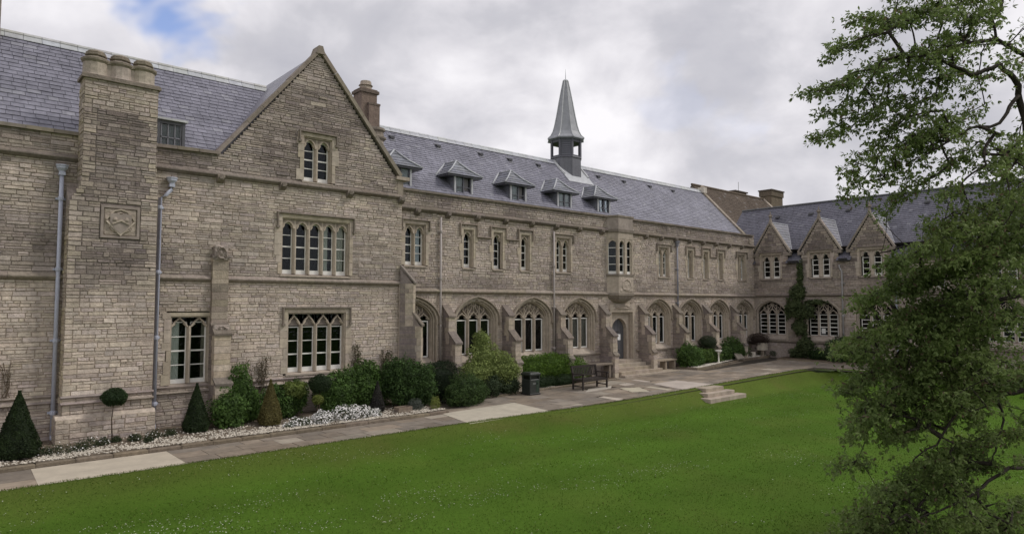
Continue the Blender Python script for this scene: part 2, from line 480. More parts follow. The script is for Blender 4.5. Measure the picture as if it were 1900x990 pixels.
# ---------------------------------------------------------------- windows
def arch_pts(hw, zs, rise, z0=None, n=14, cx=0):
    p = [(cx + hw * cos(pi * i / n), 0) for i in range(n + 1)]
    p = [(x, zs + AR(x - cx, hw, rise)) for x, _ in p]
    if z0 is not None: p = [(cx + hw, z0)] + p + [(cx - hw, z0)]
    return p
def lancet(x, hw, rise):             # pointed light head
    t = min(1, abs(x) / hw); return rise * (.82 * sqrt(max(0, 1 - t * t)) + .18 * (1 - t))
OG = [(0, 1.0), (.08, .86), (.22, .74), (.42, .62), (.65, .45), (.85, .24), (1, 0)]
def ogee(x, hw, rise):
    t = min(1, abs(x) / hw)
    for (a, za), (b, zb) in zip(OG, OG[1:]):
        if t <= b: return rise * (za + (zb - za) * (t - a) / (b - a))
    return 0
def head_plate(mb, cx, hw, zs, ztop, fn, rise, y0, y1, full, col, n=12):
    xs = [cx - full] + [cx - hw + 2 * hw * i / n for i in range(n + 1)] + [cx + full]
    zz = [zs] + [zs + fn(x - cx, hw, rise) for x in xs[1:-1]] + [zs]
    for i in range(len(xs) - 1):
        a, b, za, zb = xs[i], xs[i + 1], zz[i], zz[i + 1]
        if b - a < 1e-4: continue
        mb.add([(a, y0, za), (b, y0, zb), (b, y0, ztop), (a, y0, ztop), (a, y1, za), (b, y1, zb)], [(0, 1, 2, 3), (0, 4, 5, 1)], col)

def sash(win, cx, hw, z0, z1, rows, y, rail=.075, top=.03, curtain=None, bar=.026, st=.038, arch=None):
    f = MB()
    f.box(cx - hw, cx - hw + st, y, y + .045, z0, z1, WHITE); f.box(cx + hw - st, cx + hw, y, y + .045, z0, z1, WHITE)
    f.box(cx - hw + st, cx + hw - st, y - .006, y + .045, z0, z0 + rail, WHITE)
    f.box(cx - hw + st, cx + hw - st, y, y + .045, z1 - top, z1, WHITE)
    a0 = z0 + rail; a1 = z1 - top; h = (a1 - a0) / rows
    for k in range(1, rows):
        bw = bar * (1.7 if k == rows // 2 else 1)
        f.box(cx - hw + st, cx + hw - st, y + .004, y + .04, a0 + k * h - bw / 2, a0 + k * h + bw / 2, WHITE)
    if arch:
        zs, rise, fn = arch
        f.ribbon([(cx + (hw - .01) * (1 - 2 * i / 10), zs + fn((hw - .01) * (1 - 2 * i / 10), hw, rise) - .012) for i in range(11)], .035, y - .02, y + .03, WHITE)
    obj('sash_frame', f, 'paint', win)
    for k in range(rows):
        p = MB(); b0 = a0 + k * h + (bar / 2 if k else 0); b1 = a0 + (k + 1) * h - (bar / 2 if k < rows - 1 else 0)
        p.box(cx - hw + st, cx + hw - st, y + .02, y + .026, b0, b1)
        obj('pane', p, 'glass', win)
    if curtain:
        xa, xb, c = curtain
        q = MB(); n = 14; vs = []
        for i in range(n + 1):
            x = xa + (xb - xa) * i / n; yy = y + .045 + .010 * sin(i * 1.9)
            vs += [(cx + x, yy, z0 + .02), (cx + x, yy, z1)]
        q.add(vs, [(2 * i, 2 * i + 2, 2 * i + 3, 2 * i + 1) for i in range(n)], c)
        obj('curtain' if (xb - xa) < 1.7 * hw else 'blind', q, 'cloth', win)

def rect_window(root, x, y, z, n, pitch, lw, H, zs, rise, style, rows, hood=True, depth=.24, curt={}, fr=.13, rail=.075, label=None, top_rail=None, hood_drop=.28, dressc=DRESS, tall_sash=False):
    """n lights in a square-headed stone frame; x centre, z sill, H height of the opening"""
    W = pitch * n; hw = W / 2
    s = MB()
    yb = depth + .1
    # jambs, head in separate blocks of dressed stone
    for sg in (-1, 1):
        zz = -.02
        while zz < H + fr - .01:
            hh = min(R.choice((.22, .3, .36)), H + fr - zz)
            ex = fr + R.choice((0, .0, .07, .12))
            a, b = sorted((sg * hw, sg * (hw + ex)))
            s.box(a + (.004 if sg > 0 else 0), b, -.022, yb, zz + .004, zz + hh - .004, jit(dressc, .07))
            zz += hh
    s.box(-hw, hw, -.018, yb, H, H + fr, jit(dressc, .05))
    # chamfered inner order
    s.ribbon([(hw - .012, 0), (hw - .012, H - .012), (-hw + .012, H - .012), (-hw + .012, 0)], .05, .03, depth, lerp(dressc, ST_D, .12))
    win = obj('window', s, 'ashlar', root, (x, y, z))
    if label: win['label'] = label
    sl = MB(); sl.xprism([(-.05, -.10), (yb, -.10), (yb, .0), (depth - .02, .0), (-.05, -.055)], -hw - .05, hw + .05, lerp(dressc, ST_D, .35))
    obj('sill', sl, 'ashlar', win)
    tr_ = MB()
    for i in range(n):
        cx = -hw + pitch * (i + .5)
        if style == 'lancet': head_plate(tr_, cx, lw / 2, zs, H, lancet, rise, .085, .19, pitch / 2, lerp(dressc, ST_D, .1))
        elif style == 'ogee':
            tr_.ribbon([(cx + lw / 2 * (1 - 2 * k / 14), zs + ogee(lw / 2 * (1 - 2 * k / 14), lw / 2, rise)) for k in range(15)], .034, .09, .18, dressc)
            zl_ = (top_rail or zs) + .03; xs_o = [cx + lw * (-.5 + k / 12) for k in range(13)]
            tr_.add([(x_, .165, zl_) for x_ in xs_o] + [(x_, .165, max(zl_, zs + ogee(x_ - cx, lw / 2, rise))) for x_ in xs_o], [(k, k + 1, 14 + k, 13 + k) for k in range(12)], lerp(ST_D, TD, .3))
            tr_.ribbon([(cx, zs + rise), (cx, H)], .03, .09, .18, dressc)
            for sg in (-1, 1):
                tr_.ribbon([(cx + sg * pitch * .5, zs), (cx + sg * pitch * .5, H)], .03, .095, .18, dressc)
        if style == 'lancet':
            fnl = lancet
            pts = [(cx + lw / 2 * (1 - 2 * k / 12), zs + lancet(lw / 2 * (1 - 2 * k / 12), lw / 2, rise) + .012) for k in range(13)]
            tr_.ribbon(pts, .03, .06, .12, dressc)
            for sg in (-1, 1):   # dark plates painting the shade of sunk spandrels, and cusps
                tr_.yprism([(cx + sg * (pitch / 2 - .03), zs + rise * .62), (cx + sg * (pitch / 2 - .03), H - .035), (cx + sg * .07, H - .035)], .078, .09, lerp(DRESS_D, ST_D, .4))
                tr_.yprism([(cx + sg * lw * .46, zs + .0), (cx + sg * lw * .27, zs + rise * .42), (cx + sg * lw * .33, zs + rise * .68)], .10, .17, dressc)
        else:
            for sg in (-1, 1):
                tr_.yprism([(cx + sg * lw * .47, zs - .02), (cx + sg * lw * .22, zs + rise * .30), (cx + sg * lw * .34, zs + rise * .5)], .11, .17, dressc)
    obj('tracery', tr_, 'ashlar', win)
    for i in range(1, n):
        m = MB(); cx = -hw + pitch * i; mw = (pitch - lw) / 2
        m.prism([(cx - mw * .35, .05), (cx + mw * .35, .05), (cx + mw, .12), (cx + mw, depth + .02), (cx - mw, depth + .02), (cx - mw, .12)], 0, zs + .02, dressc)
        obj('mullion', m, 'ashlar', win)
    for i in range(n):
        cx = -hw + pitch * (i + .5)
        ht = zs + rise * .9 if style == 'lancet' else (top_rail or zs)
        sash(win, cx, lw / 2 + .012, .0, ht, rows, depth - .04, rail, curtain=curt.get(i), arch=(zs, rise, lancet) if style == 'lancet' else None)
        if style == 'ogee':
            p = MB(); p.box(cx - pitch / 2, cx + pitch / 2, depth - .01, depth - .004, ht, H - .002); obj('pane', p, 'glass', win)
    if hood:
        h = MB(); a = hw + fr + .03; t_ = H + fr + .03
        h.ribbon([(a, t_ - hood_drop), (a, t_), (-a, t_), (-a, t_ - hood_drop)], .06, -.095, -.01, lerp(TD, dressc, .25), taper=.012)
        h.box(-a - .045, -a + .045, -.11, -.01, t_ - hood_drop - .07, t_ - hood_drop, lerp(TD, DRESS, .2))
        h.box(a - .045, a + .045, -.11, -.01, t_ - hood_drop - .07, t_ - hood_drop, lerp(TD, DRESS, .2))
        obj('hood_mould', h, 'ashlar', win)
    return win

def arch_window(root, x, y, z, hw=1.05, H=1.45, rise=.80, glaz='plain', hood=True, order=3, dressc=DRESS):
    """three-light traceried window; z sill, H sill to springing"""
    s = MB()
    k = [0, .075, .135]
    yy = [(-.02, .14), (.055, .24), (.13, .34)]
    ww = [.10, .085, .07]
    cc = [dressc, lerp(dressc, ST_D, .14), lerp(dressc, ST_D, .05)]
    for i in range(order):
        h2 = hw - k[i] + (.03 if i == 0 else 0)
        rz = rise * h2 / hw
        s.ribbon(arch_pts(h2, H, rz, -.36), ww[i], yy[i][0], yy[i][1], cc[i], taper=.018)
    ih = hw - .165; ir = rise * ih / hw
    win = obj('window', s, 'ashlar', root, (x, y, z))
    sl = MB(); sl.xprism([(-.09, -.34), (.40, -.34), (.40, -.005), (.28, -.005), (-.09, -.26)], -hw + .0, hw - .0, lerp(dressc, ST_D, .4)); obj('sill', sl, 'ashlar', win)
    pt = ih * 2 / 3; gy = .30
    zr = H - .02                     # top of the rectangular lights
    t_ = MB()
    for i in (-1, 0, 1):
        cx = i * pt; base = zr + (.0)
        top = ogee
        hs = .30 if i == 0 else .24
        t_.ribbon([(cx + pt * .46 * (1 - 2 * j / 14), base + .03 + ogee(pt * .46 * (1 - 2 * j / 14), pt * .46, hs)) for j in range(15)], .035, .17, .27, dressc)
        for sg in (-1, 1):
            t_.yprism([(cx + sg * pt * .44, base + .02), (cx + sg * pt * .2, base + hs * .32), (cx + sg * pt * .3, base + hs * .55)], .19, .26, lerp(dressc, ST_D, .2))
    # upper lights: ribs curving from mullions to the arch, small pointed heads
    for sg in (-1, 1):
        xm = sg * pt / 2
        for dx, tz in ((-.0, .93), (.24 * sg, .97), (-.20 * sg, .97)):
            xe = xm + dx; ze = H + AR(xe, ih, ir) * tz
            t_.ribbon([(xm, zr), (xm + dx * .25, zr + (ze - zr) * .4), (xe, zr + (ze - zr) * .72), (xe, ze)], .03, .18, .26, dressc)
    t_.ribbon([(0, zr + .33), (0, H + AR(0, ih, ir))], .028, .18, .26, dressc)
    for xc in (-.33, -.115, .115, .33):
        za = zr + .33 + (.14 if abs(xc) < .2 else .0)
        t_.ribbon([(xc + .10 * (1 - 2 * j / 8) * pt / .55, za + lancet(.10 * (1 - 2 * j / 8), .10, .12)) for j in range(9)], .024, .185, .25, dressc)
        t_.ribbon([(xc + .09 * (1 - 2 * j / 8) * pt / .55, za - .13 - lancet(.09 * (1 - 2 * j / 8), .09, .08)) for j in range(9)], .02, .19, .25, dressc)
    pts = arch_pts(ih + .02, H, ir, None, 14); n = len(pts)
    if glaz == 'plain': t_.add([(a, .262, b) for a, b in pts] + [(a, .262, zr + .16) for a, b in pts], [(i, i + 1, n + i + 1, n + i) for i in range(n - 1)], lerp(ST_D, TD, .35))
    obj('tracery', t_, 'ashlar', win)
    for sg in (-1, 1):
        m = MB(); cx = sg * pt / 2
        m.prism([(cx - .018, .12), (cx + .018, .12), (cx + .045, .19), (cx + .045, .33), (cx - .045, .33), (cx - .045, .19)], 0, zr + .03, dressc)
        obj('mullion', m, 'ashlar', win)
    for i in (-1, 0, 1):
        if glaz == 'plain': sash(win, i * pt, pt / 2 - .04, .0, zr, 1, gy - .05, .05, .045, st=.045)
        else: sash(win, i * pt, pt / 2 - .04, .0, zr - (.0), 5, gy - .05, .03, .03, st=.032, bar=.03)
    p = MB(); pts = arch_pts(ih + .02, H, ir, None, 12); n = len(pts)
    p.add([(a, gy, b) for a, b in pts] + [(a, gy, zr) for a, b in pts], [(i, i + 1, n + i + 1, n + i) for i in range(n - 1)])
    obj('pane', p, 'glass', win)
    if hood:
        h = MB(); h2 = hw + .115
        pp = arch_pts(h2, H - .0, rise * h2 / hw + .02, H - .12)
        h.ribbon(pp, .065, -.12, -.0, lerp(dressc, TD, .42), taper=.014)
        for sg in (-1, 1): h.box(sg * h2 - .05, sg * h2 + .05, -.13, 0, H - .22, H - .12, DRESS_D)
        obj('hood_mould', h, 'ashlar', win)
    return win

def carving(x0, x1, z0, z1, y, seed, col, n=26, amp=.04):
    """weathered carved relief: a displaced grid"""
    m = MB(); vs = []
    for j in range(n + 1):
        for i in range(n + 1):
            a, b = i / n, j / n
            e = min(a, 1 - a, b, 1 - b)
            h = .5 + .5 * noise.noise(Vector((a * 6 + seed, b * 6, seed)))
            dx, dz = a - .5, b - .5
            q = abs(hypot(dx, dz * .95 + .18 * abs(dx)) - .33)
            h = h * .7 + (.8 if q < .035 else 0) + (.5 if hypot(dx, dz) < .16 else 0) * (0.6 + .4 * sin(a * 30) * cos(b * 26))
            vs.append((x0 + (x1 - x0) * a, y - (0 if e < .02 else h * amp), z0 + (z1 - z0) * b))
    fs = [(j * (n + 1) + i, j * (n + 1) + i + 1, (j + 1) * (n + 1) + i + 1, (j + 1) * (n + 1) + i) for j in range(n) for i in range(n)]
    m.add(vs, fs, col)
    return m
# ================================================================= BUILDINGS
def string_course(root, name, x0, x1, y, z, h=.13, out_=.13, blocks=(), col=None, u='x', weather=.3):
    """moulded string with a sloped, weathered top, in lengths of stone"""
    c = col or lerp(DRESS, TD, .55)
    m = MB(); x = x0
    while x < x1 - 1e-3:
        ln = min(R.uniform(.7, 1.15), x1 - x)
        if x1 - (x + ln) < .3: ln = x1 - x
        m.xprism([(y - .0, z - h * .6), (y - out_ * .45, z - h * .5), (y - out_, z), (y - out_, z + h * .25), (y - .005, z + h * (.6 + weather * 1.2)), (y + .1, z + h * (.6 + weather * 1.2)), (y + .1, z - h * .6)], x + .003, x + ln - .003, jit(c, .10))
        x += ln
    o = obj(name, m, 'stone', root)
    return o
def corbels(root, xs, y, z, col):
    for x in xs:
        m = MB(); s_ = .095 + R.uniform(-.01, .02)
        m.xprism([(y, z + .09), (y - .17, z + .08), (y - .185, z - .03), (y - .14, z - .10), (y - .06, z - .15), (y, z - .18)], x - s_, x + s_, jit(col, .15))
        m.box(x - .05, x + .05, y - .205, y - .16, z - .07, z + .04, jit(col, .1))
        obj('carved_corbel', m, 'stone', root)
def coping_line(root, name, pts, y0, y1, wd, col, step=.8, closed=False, mname='ashlar', side=0):
    """stones along an xz polyline"""
    for (xa, za), (xb, zb) in zip(pts, pts[1:]):
        ln = hypot(xb - xa, zb - za); n = max(1, round(ln / step))
        dx, dz = (xb - xa) / ln, (zb - za) / ln
        for i in range(n):
            a, b = ln * i / n + .004, ln * (i + 1) / n - .004
            nx, nz = -dz, dx
            if nz < 0: nx, nz = -nx, -nz
            m = MB(); j = R.uniform(-.008, .008)
            p = [(xa + dx * a, za + dz * a), (xa + dx * b, za + dz * b)]
            q = [(x + nx * (wd + j), z + nz * (wd + j)) for x, z in p]
            m.yprism([p[0], p[1], q[1], q[0]], y0, y1, jit(col, .10))
            obj(name, m, mname, root)
def downpipe(root, x, y, z0, z1, r=.05, hop=True, bend=None, col=PIPE):
    m = MB()
    pts = [(x, y - .09, z0 + .12), (x, y - .09, z1)]
    if bend: pts = [(x, y - .09, z0 + .12), (x, y - .09, z1 - .28), (x + bend * .5, y - .1, z1 - .18), (x + bend, y - .1, z1 - .02), (x + bend, y - .1, z1 + .1)]
    m.tube(pts, r, 10, col)
    m.tube([(x, y - .09, z0 + .14), (x, y - .16, z0 + .03)], r, 10, col)
    o = obj('drainpipe', m, 'paint', root, smooth=True)
    z = z0 + .7
    while z < z1 - .5:
        b = MB(); b.lathe(x, y - .09, [(r + .012, z - .05), (r + .02, z - .03), (r + .02, z + .03), (r + .012, z + .05)], 10, col)
        b.box(x - r - .06, x + r + .06, y - .03, y - .004, z - .025, z + .025, col)
        obj('bracket', b, 'paint', o); z += 1.8
    if hop:
        b = MB(); xx = x + (bend or 0); zz = z1 + (.1 if bend else 0)
        b.prism([(xx - .07, y - .17), (xx + .07, y - .17), (xx + .07, y - .03), (xx - .07, y - .03)], zz - .05, zz + .03, col)
        b.lathe(xx, y - .1, [(.055, zz - .02), (.075, zz + .06), (.12, zz + .12), (.13, zz + .13), (.13, zz + .17), (.145, zz + .19), (.145, zz + .22)], 8, col, rot=pi / 8)
        obj('hopper', b, 'paint', o)
    return o
def buttress(root, x, y, stages, wdt=.34, z0=0, col=DRESS, side_tone=.55, dirx=(0, -1), name='buttress', dark_above=99):
    """stages: list of (z_bottom, z_front_top, z_back_top, depth_front, depth_above); built of stones, sloped cap slabs"""
    body = MB()
    ux, uy = -dirx[1], dirx[0]
    def P(a, d, z): return (x + ux * a + dirx[0] * d, y + uy * a + dirx[1] * d, z)
    h = wdt / 2
    bo = None
    items = []
    for (zb, zf, zt, d, d2) in stages:
        body.add([P(-h + .01, -.05, zb), P(h - .01, -.05, zb), P(h - .01, d - .01, zb), P(-h + .01, d - .01, zb), P(-h + .01, -.05, zf), P(h - .01, -.05, zf), P(h - .01, d - .01, zf), P(-h + .01, d - .01, zf)],
                 [(0, 1, 2, 3), (7, 6, 5, 4), (0, 4, 5, 1), (1, 5, 6, 2), (2, 6, 7, 3), (3, 7, 4, 0)], MORT)
        z = zb
        while z < zf - .01:
            hh = min(R.uniform(.14, .26), zf - z)
            if zf - (z + hh) < .08: hh = zf - z
            # one front block across and side stones
            c = jit(lerp(col, ST_M, .1 + .2 * R.random()), .08); e = R.uniform(0, .012)
            if z > dark_above: c = jit(lerp(col, TD, R.uniform(.35, .75)), .12)
            fd = R.choice((.14, .2, .28)); fd = min(fd, d)
            q = MB(); g = .005
            q.add([P(-h - e, d - fd, z + g), P(h + e, d - fd, z + g), P(h + e, d + e, z + g), P(-h - e, d + e, z + g), P(-h - e, d - fd, z + hh - g), P(h + e, d - fd, z + hh - g), P(h + e, d + e, z + hh - g), P(-h - e, d + e, z + hh - g)],
                  [(0, 1, 2, 3), (7, 6, 5, 4), (0, 4, 5, 1), (1, 5, 6, 2), (2, 6, 7, 3), (3, 7, 4, 0)], c)
            items.append(q)
            rem = d - fd
            if rem > .06:
                k = 2 if hh > .17 else 1
                for i in range(k):
                    za, zc = z + hh * i / k, z + hh * (i + 1) / k
                    c = jit(lerp(ST_M, ST_D, side_tone + R.uniform(-.25, .25)), .1)  # flanks coloured darker: dirt plus the shade on those faces
                    q = MB()
                    q.add([P(-h, -.02, za + g), P(h, -.02, za + g), P(h, rem - g, za + g), P(-h, rem - g, za + g), P(-h, -.02, zc - g), P(h, -.02, zc - g), P(h, rem - g, zc - g), P(-h, rem - g, zc - g)],
                          [(0, 1, 2, 3), (7, 6, 5, 4), (0, 4, 5, 1), (1, 5, 6, 2), (2, 6, 7, 3), (3, 7, 4, 0)], c)
                    items.append(q)
            z += hh
        # sloped weathering slab
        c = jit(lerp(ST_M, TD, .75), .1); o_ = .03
        q = MB()
        q.add([P(-h - o_, d2 - .02, zt - .02), P(h + o_, d2 - .02, zt - .02), P(h + o_, d + .05, zf - .01), P(-h - o_, d + .05, zf - .01),
               P(-h - o_, d2 - .02, zt + .06), P(h + o_, d2 - .02, zt + .06), P(h + o_, d + .06, zf + .055), P(-h - o_, d + .06, zf + .055)],
              [(0, 1, 2, 3), (7, 6, 5, 4), (0, 4, 5, 1), (1, 5, 6, 2), (2, 6, 7, 3), (3, 7, 4, 0)], c)
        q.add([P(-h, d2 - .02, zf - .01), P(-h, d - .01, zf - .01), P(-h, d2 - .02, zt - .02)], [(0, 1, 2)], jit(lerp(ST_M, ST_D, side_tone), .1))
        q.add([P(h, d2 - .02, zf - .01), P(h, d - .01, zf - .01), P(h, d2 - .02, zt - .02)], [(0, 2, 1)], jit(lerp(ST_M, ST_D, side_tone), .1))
        items.append(q)
    bo = obj(name, body, 'stone', root)
    for q in items: obj('stone', q, 'stone', bo)
    return bo

def sst(t, a, b):
    t = max(0, min(1, (t - a) / (b - a))); return t * t * (3 - 2 * t)

# ---------------------------------------------------------------- gabled wing with the stretch of wall to its left
YG = 20.35
gw = thing('gabled_wing', (9.5, YG, 0), 'tall gabled wing of coursed rubble stone with five-light window, left of the long range', 'building', off=(9.5, YG, 0))
GA = (9.48, 12.0)
wins = [('left', 5.72, 1.38, .52, 2, 1.90), ('low', 9.56, 1.48, .495, 4, 1.87), ('big', 9.49, 4.58, .464, 5, 1.76), ('top', 9.48, 7.62, .5, 2, 1.42)]
holes = [rect_hole(x - p * n / 2 - .11, x + p * n / 2 + .11, z - .06, z + H + .12) for _, x, z, p, n, H in wins]
def gspan(z):
    if z < 8.03: s_ = [(4.66, 12.7, False, True)]
    else:
        hw_ = (GA[1] - .12 - z) / (GA[1] - 8.05) * 3.1
        if hw_ < .05: return []
        s_ = [(GA[0] - hw_, GA[0] + hw_, False, False)]
    return sub(s_, holes, z)
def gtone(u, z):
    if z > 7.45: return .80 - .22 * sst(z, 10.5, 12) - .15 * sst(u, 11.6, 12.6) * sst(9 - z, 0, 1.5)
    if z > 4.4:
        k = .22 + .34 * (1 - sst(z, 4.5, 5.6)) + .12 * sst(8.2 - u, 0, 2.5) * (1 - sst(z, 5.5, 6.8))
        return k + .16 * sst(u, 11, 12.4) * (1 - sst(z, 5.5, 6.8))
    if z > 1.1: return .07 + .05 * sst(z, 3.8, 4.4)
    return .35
C1 = Courses((0, YG, 0), (1, 0, 0), (0, 0, 1), (0, -1, 0))
for a, b in ((.05, 1.12), (1.12, 4.32), (4.32, 7.41), (7.41, 11.85)):
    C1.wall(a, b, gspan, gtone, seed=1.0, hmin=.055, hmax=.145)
C1.finish(gw, 'wall', 'stone', 'stone', 300)
rect_window(gw, 5.72, YG, 1.38, 2, .52, .42, 1.90, 1.60, .27, 'ogee', 4, fr=.10, top_rail=1.74, curt={0: (-.2, .03, (.9, .9, .88)), 1: (.1, .19, (.5, .46, .4))}, hood=False, rail=.12)
rect_window(gw, 9.56, YG, 1.48, 4, .495, .395, 1.87, 1.50, .29, 'ogee', 3, fr=.13, top_rail=1.43, rail=.14, hood_drop=.5)
rect_window(gw, 9.49, YG, 4.58, 5, .464, .355, 1.76, 1.43, .22, 'lancet', 4, fr=.12, rail=.13, hood_drop=.42,
            curt={3: (-.17, .03, (.9, .88, .84)), 4: (-.17, .12, (.72, .68, .60))})
rect_window(gw, 9.48, YG, 7.62, 2, .49, .375, 1.42, 1.06, .27, 'lancet', 4, fr=.12, rail=.12, hood_drop=.3)
string_course(gw, 'string_course', 4.6, 6.22, YG, 4.34, h=.12, out_=.11)
string_course(gw, 'string_course', 6.70, 12.66, YG, 4.34, h=.12, out_=.11)
string_course(gw, 'string_course', 4.6, 12.66, YG, 7.41, h=.13, out_=.13, col=lerp(DRESS, TD, .76))
corbels(gw, (6.42, 8.3, 10.6, 12.62), YG, 7.36, lerp(DRESS, TD, .82))
for zz in (1.30, 1.14): string_course(gw, 'plinth_moulding', 4.66, 12.66, YG, zz, h=.06, out_=.06 if zz > 1.2 else .09, col=lerp(ST_M, ST_D, .55), weather=.1)
coping_line(gw, 'coping', [(4.64, 7.99), (6.40, 8.03)], YG - .10, YG + .3, .09, lerp(DRESS, TD, .7), .6)
coping_line(gw, 'coping', [(6.32, 7.99), (GA[0], GA[1] - .10)], YG - .09, YG + .34, .10, lerp(DRESS, TD, .62), .75)
coping_line(gw, 'coping', [(GA[0], GA[1] - .10), (12.56, 8.14), ], YG - .09, YG + .34, .13, lerp(DRESS, TD, .55), .75)
m = MB(); m.yprism([(GA[0] - .16, GA[1] - .17), (GA[0] + .16, GA[1] - .17), (GA[0] + .07, GA[1] + .10), (GA[0] - .07, GA[1] + .10)], YG - .11, YG + .36, lerp(DRESS, TD, .64)); obj('apex_stone', m, 'ashlar', gw)
m = MB(); m.box(12.42, 12.95, YG - .1, YG + .5, 8.04, 8.16, lerp(DRESS, ST_D, .3)); m.box(12.5, 12.74, YG - .015, YG + .5, 7.5, 8.04, lerp(DRESS, TD, .45)); obj('kneeler', m, 'ashlar', gw)
for sgn, nm in ((-1, 0), (1, 1)):
    ex = 3.12
    m = MB(); a = GA[0] + sgn * ex
    m.add([(GA[0], YG + .2, 11.93), (GA[0], 27.5, 11.93), (a, 27.5, 8.0), (a, YG + .2, 8.0), (GA[0], YG + .2, 11.8), (GA[0], 27.5, 11.8), (a, 27.5, 7.87), (a, YG + .2, 7.87)],
          [(0, 1, 2, 3), (7, 6, 5, 4), (0, 3, 7, 4), (1, 5, 6, 2), (2, 6, 7, 3)], SLATE); obj('roof', m, 'slate', gw)
m = MB()
m.box(12.55, 12.69, YG + .02, 27.4, .0, 8.0, ST_M); m.box(4.6, 12.5, 27.3, 27.5, 0, 8.2, ST_M); m.box(6.4, 6.5, YG + .4, 27.3, 0, .02, ST_D)
obj('side_wall', m, 'stone', gw)
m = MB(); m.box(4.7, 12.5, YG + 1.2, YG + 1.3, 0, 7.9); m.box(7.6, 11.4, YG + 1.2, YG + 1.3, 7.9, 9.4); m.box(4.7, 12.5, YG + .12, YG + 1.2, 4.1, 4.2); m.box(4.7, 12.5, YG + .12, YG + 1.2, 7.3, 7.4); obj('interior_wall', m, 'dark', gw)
# buttress between the two ground-floor windows
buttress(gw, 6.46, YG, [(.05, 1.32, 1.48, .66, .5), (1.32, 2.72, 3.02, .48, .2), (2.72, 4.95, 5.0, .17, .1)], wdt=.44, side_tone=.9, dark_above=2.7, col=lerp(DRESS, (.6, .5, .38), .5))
m = carving(6.27, 6.65, 4.88, 5.34, YG - .19, 3.3, lerp(ST_M, ST_D, .3), 12, .09); m.box(6.27, 6.65, YG - .19, YG, 4.88, 5.3, lerp(ST_M, ST_D, .5)); obj('carved_finial', m, 'stone', gw)
m = carving(6.23, 6.69, 2.76, 3.02, YG - .37, 5.1, lerp(ST_M, ST_D, .35), 10, .07); m.box(6.23, 6.69, YG - .37, YG, 2.76, 3.02, ST_D); obj('carved_finial', m, 'stone', gw)
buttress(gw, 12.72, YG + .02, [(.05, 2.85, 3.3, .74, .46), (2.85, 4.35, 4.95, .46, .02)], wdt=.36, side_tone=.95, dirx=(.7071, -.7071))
downpipe(gw, 4.82, YG, .2, 6.85, bend=.28)

# small lead dormer on the roof at the tower's right belongs to the left range roof; ------------------------------ left range
lr = thing('left_range', (1.0, YG, 0), 'slate-roofed stone range at the far left, behind and beside the chimney tower', 'building', off=(1.0, YG, 0))
def lspan(z): return [(-3.5, 2.66 if z < 5.9 else 2.95, False, False)]
def ltone(u, z):
    if z > 7.45: return .5
    if z > 5.9: return .36 + .25 * (1 - sst(z, 6.0, 7.0))
    if z > 4.35: return .70 + .1 * (1 - sst(z, 4.4, 4.8))
    if z > 1.1: return .10
    return .35
C2 = Courses((0, YG, 0), (1, 0, 0), (0, 0, 1), (0, -1, 0))
for a, b in ((.05, 1.12), (1.12, 4.32), (4.32, 7.41), (7.41, 8.0)):
    C2.wall(a, b, lspan, ltone, seed=4.0, hmin=.055, hmax=.145)
C2.finish(lr, 'wall', 'stone', 'stone', 170)
string_course(lr, 'string_course', -3.5, 2.66, YG, 4.30, h=.12, out_=.11)
string_course(lr, 'string_course', -3.5, 2.86, YG, 7.36, h=.13, out_=.13, col=lerp(DRESS, TD, .76))
for zz in (1.30, 1.14): string_course(lr, 'plinth_moulding', -3.5, 2.66, YG, zz, h=.06, out_=.06 if zz > 1.2 else .09, col=lerp(ST_M, ST_D, .55), weather=.1)
coping_line(lr, 'coping', [(-3.5, 7.98), (2.9, 7.98)], YG - .10, YG + .3, .09, lerp(DRESS, TD, .7), .6)
SL, CL = sin(radians(46.2)), cos(radians(46.2))
LRY, LRZ = 20.62, 8.02
LLEN = (11.5 - LRZ) / SL
C3 = Courses((0, LRY, LRZ), (1, 0, 0), (0, CL, SL), (0, -SL, CL))
def lrs(t):
    z = LRZ + t * SL
    r = GA[0] - (11.95 - z) / 3.93 * 3.1 + .25
    return [(-3.5, r, False, False)]
C3.slates(0, LLEN, lrs, ch=.20, wmin=.24, wmax=.33, col=(.182, .178, .218))
C3.finish(lr, 'roof', 'slate', 'slate', 300)
RY = LRY + CL * LLEN
x = -3.5
while x < 9.0:
    m = MB(); m.tube([(x, RY, 11.52), (x + .44, RY, 11.52)], .085, 8, jit(lerp(LEAD, (.5, .48, .44), .5), .08)); m.xprism([(RY - .2, 11.33), (RY - .19, 11.36), (RY, 11.58), (RY + .2, 11.36), (RY, 11.5)], x, x + .44, jit(LEAD, .08))
    obj('ridge_tile', m, 'lead', lr); x += .45
m = MB(); m.add([(-3.5, RY, 11.5), (9.2, RY, 11.5), (9.2, 27.6, 8), (-3.5, 27.6, 8)], [(0, 1, 2, 3)], SLATE); m.box(-3.5, 4.6, 27.3, 27.5, 0, 8.1, ST_M); m.box(-3.6, -3.5, YG, 27.5, 0, 8, ST_M); obj('back_slope', m, 'slate', lr)
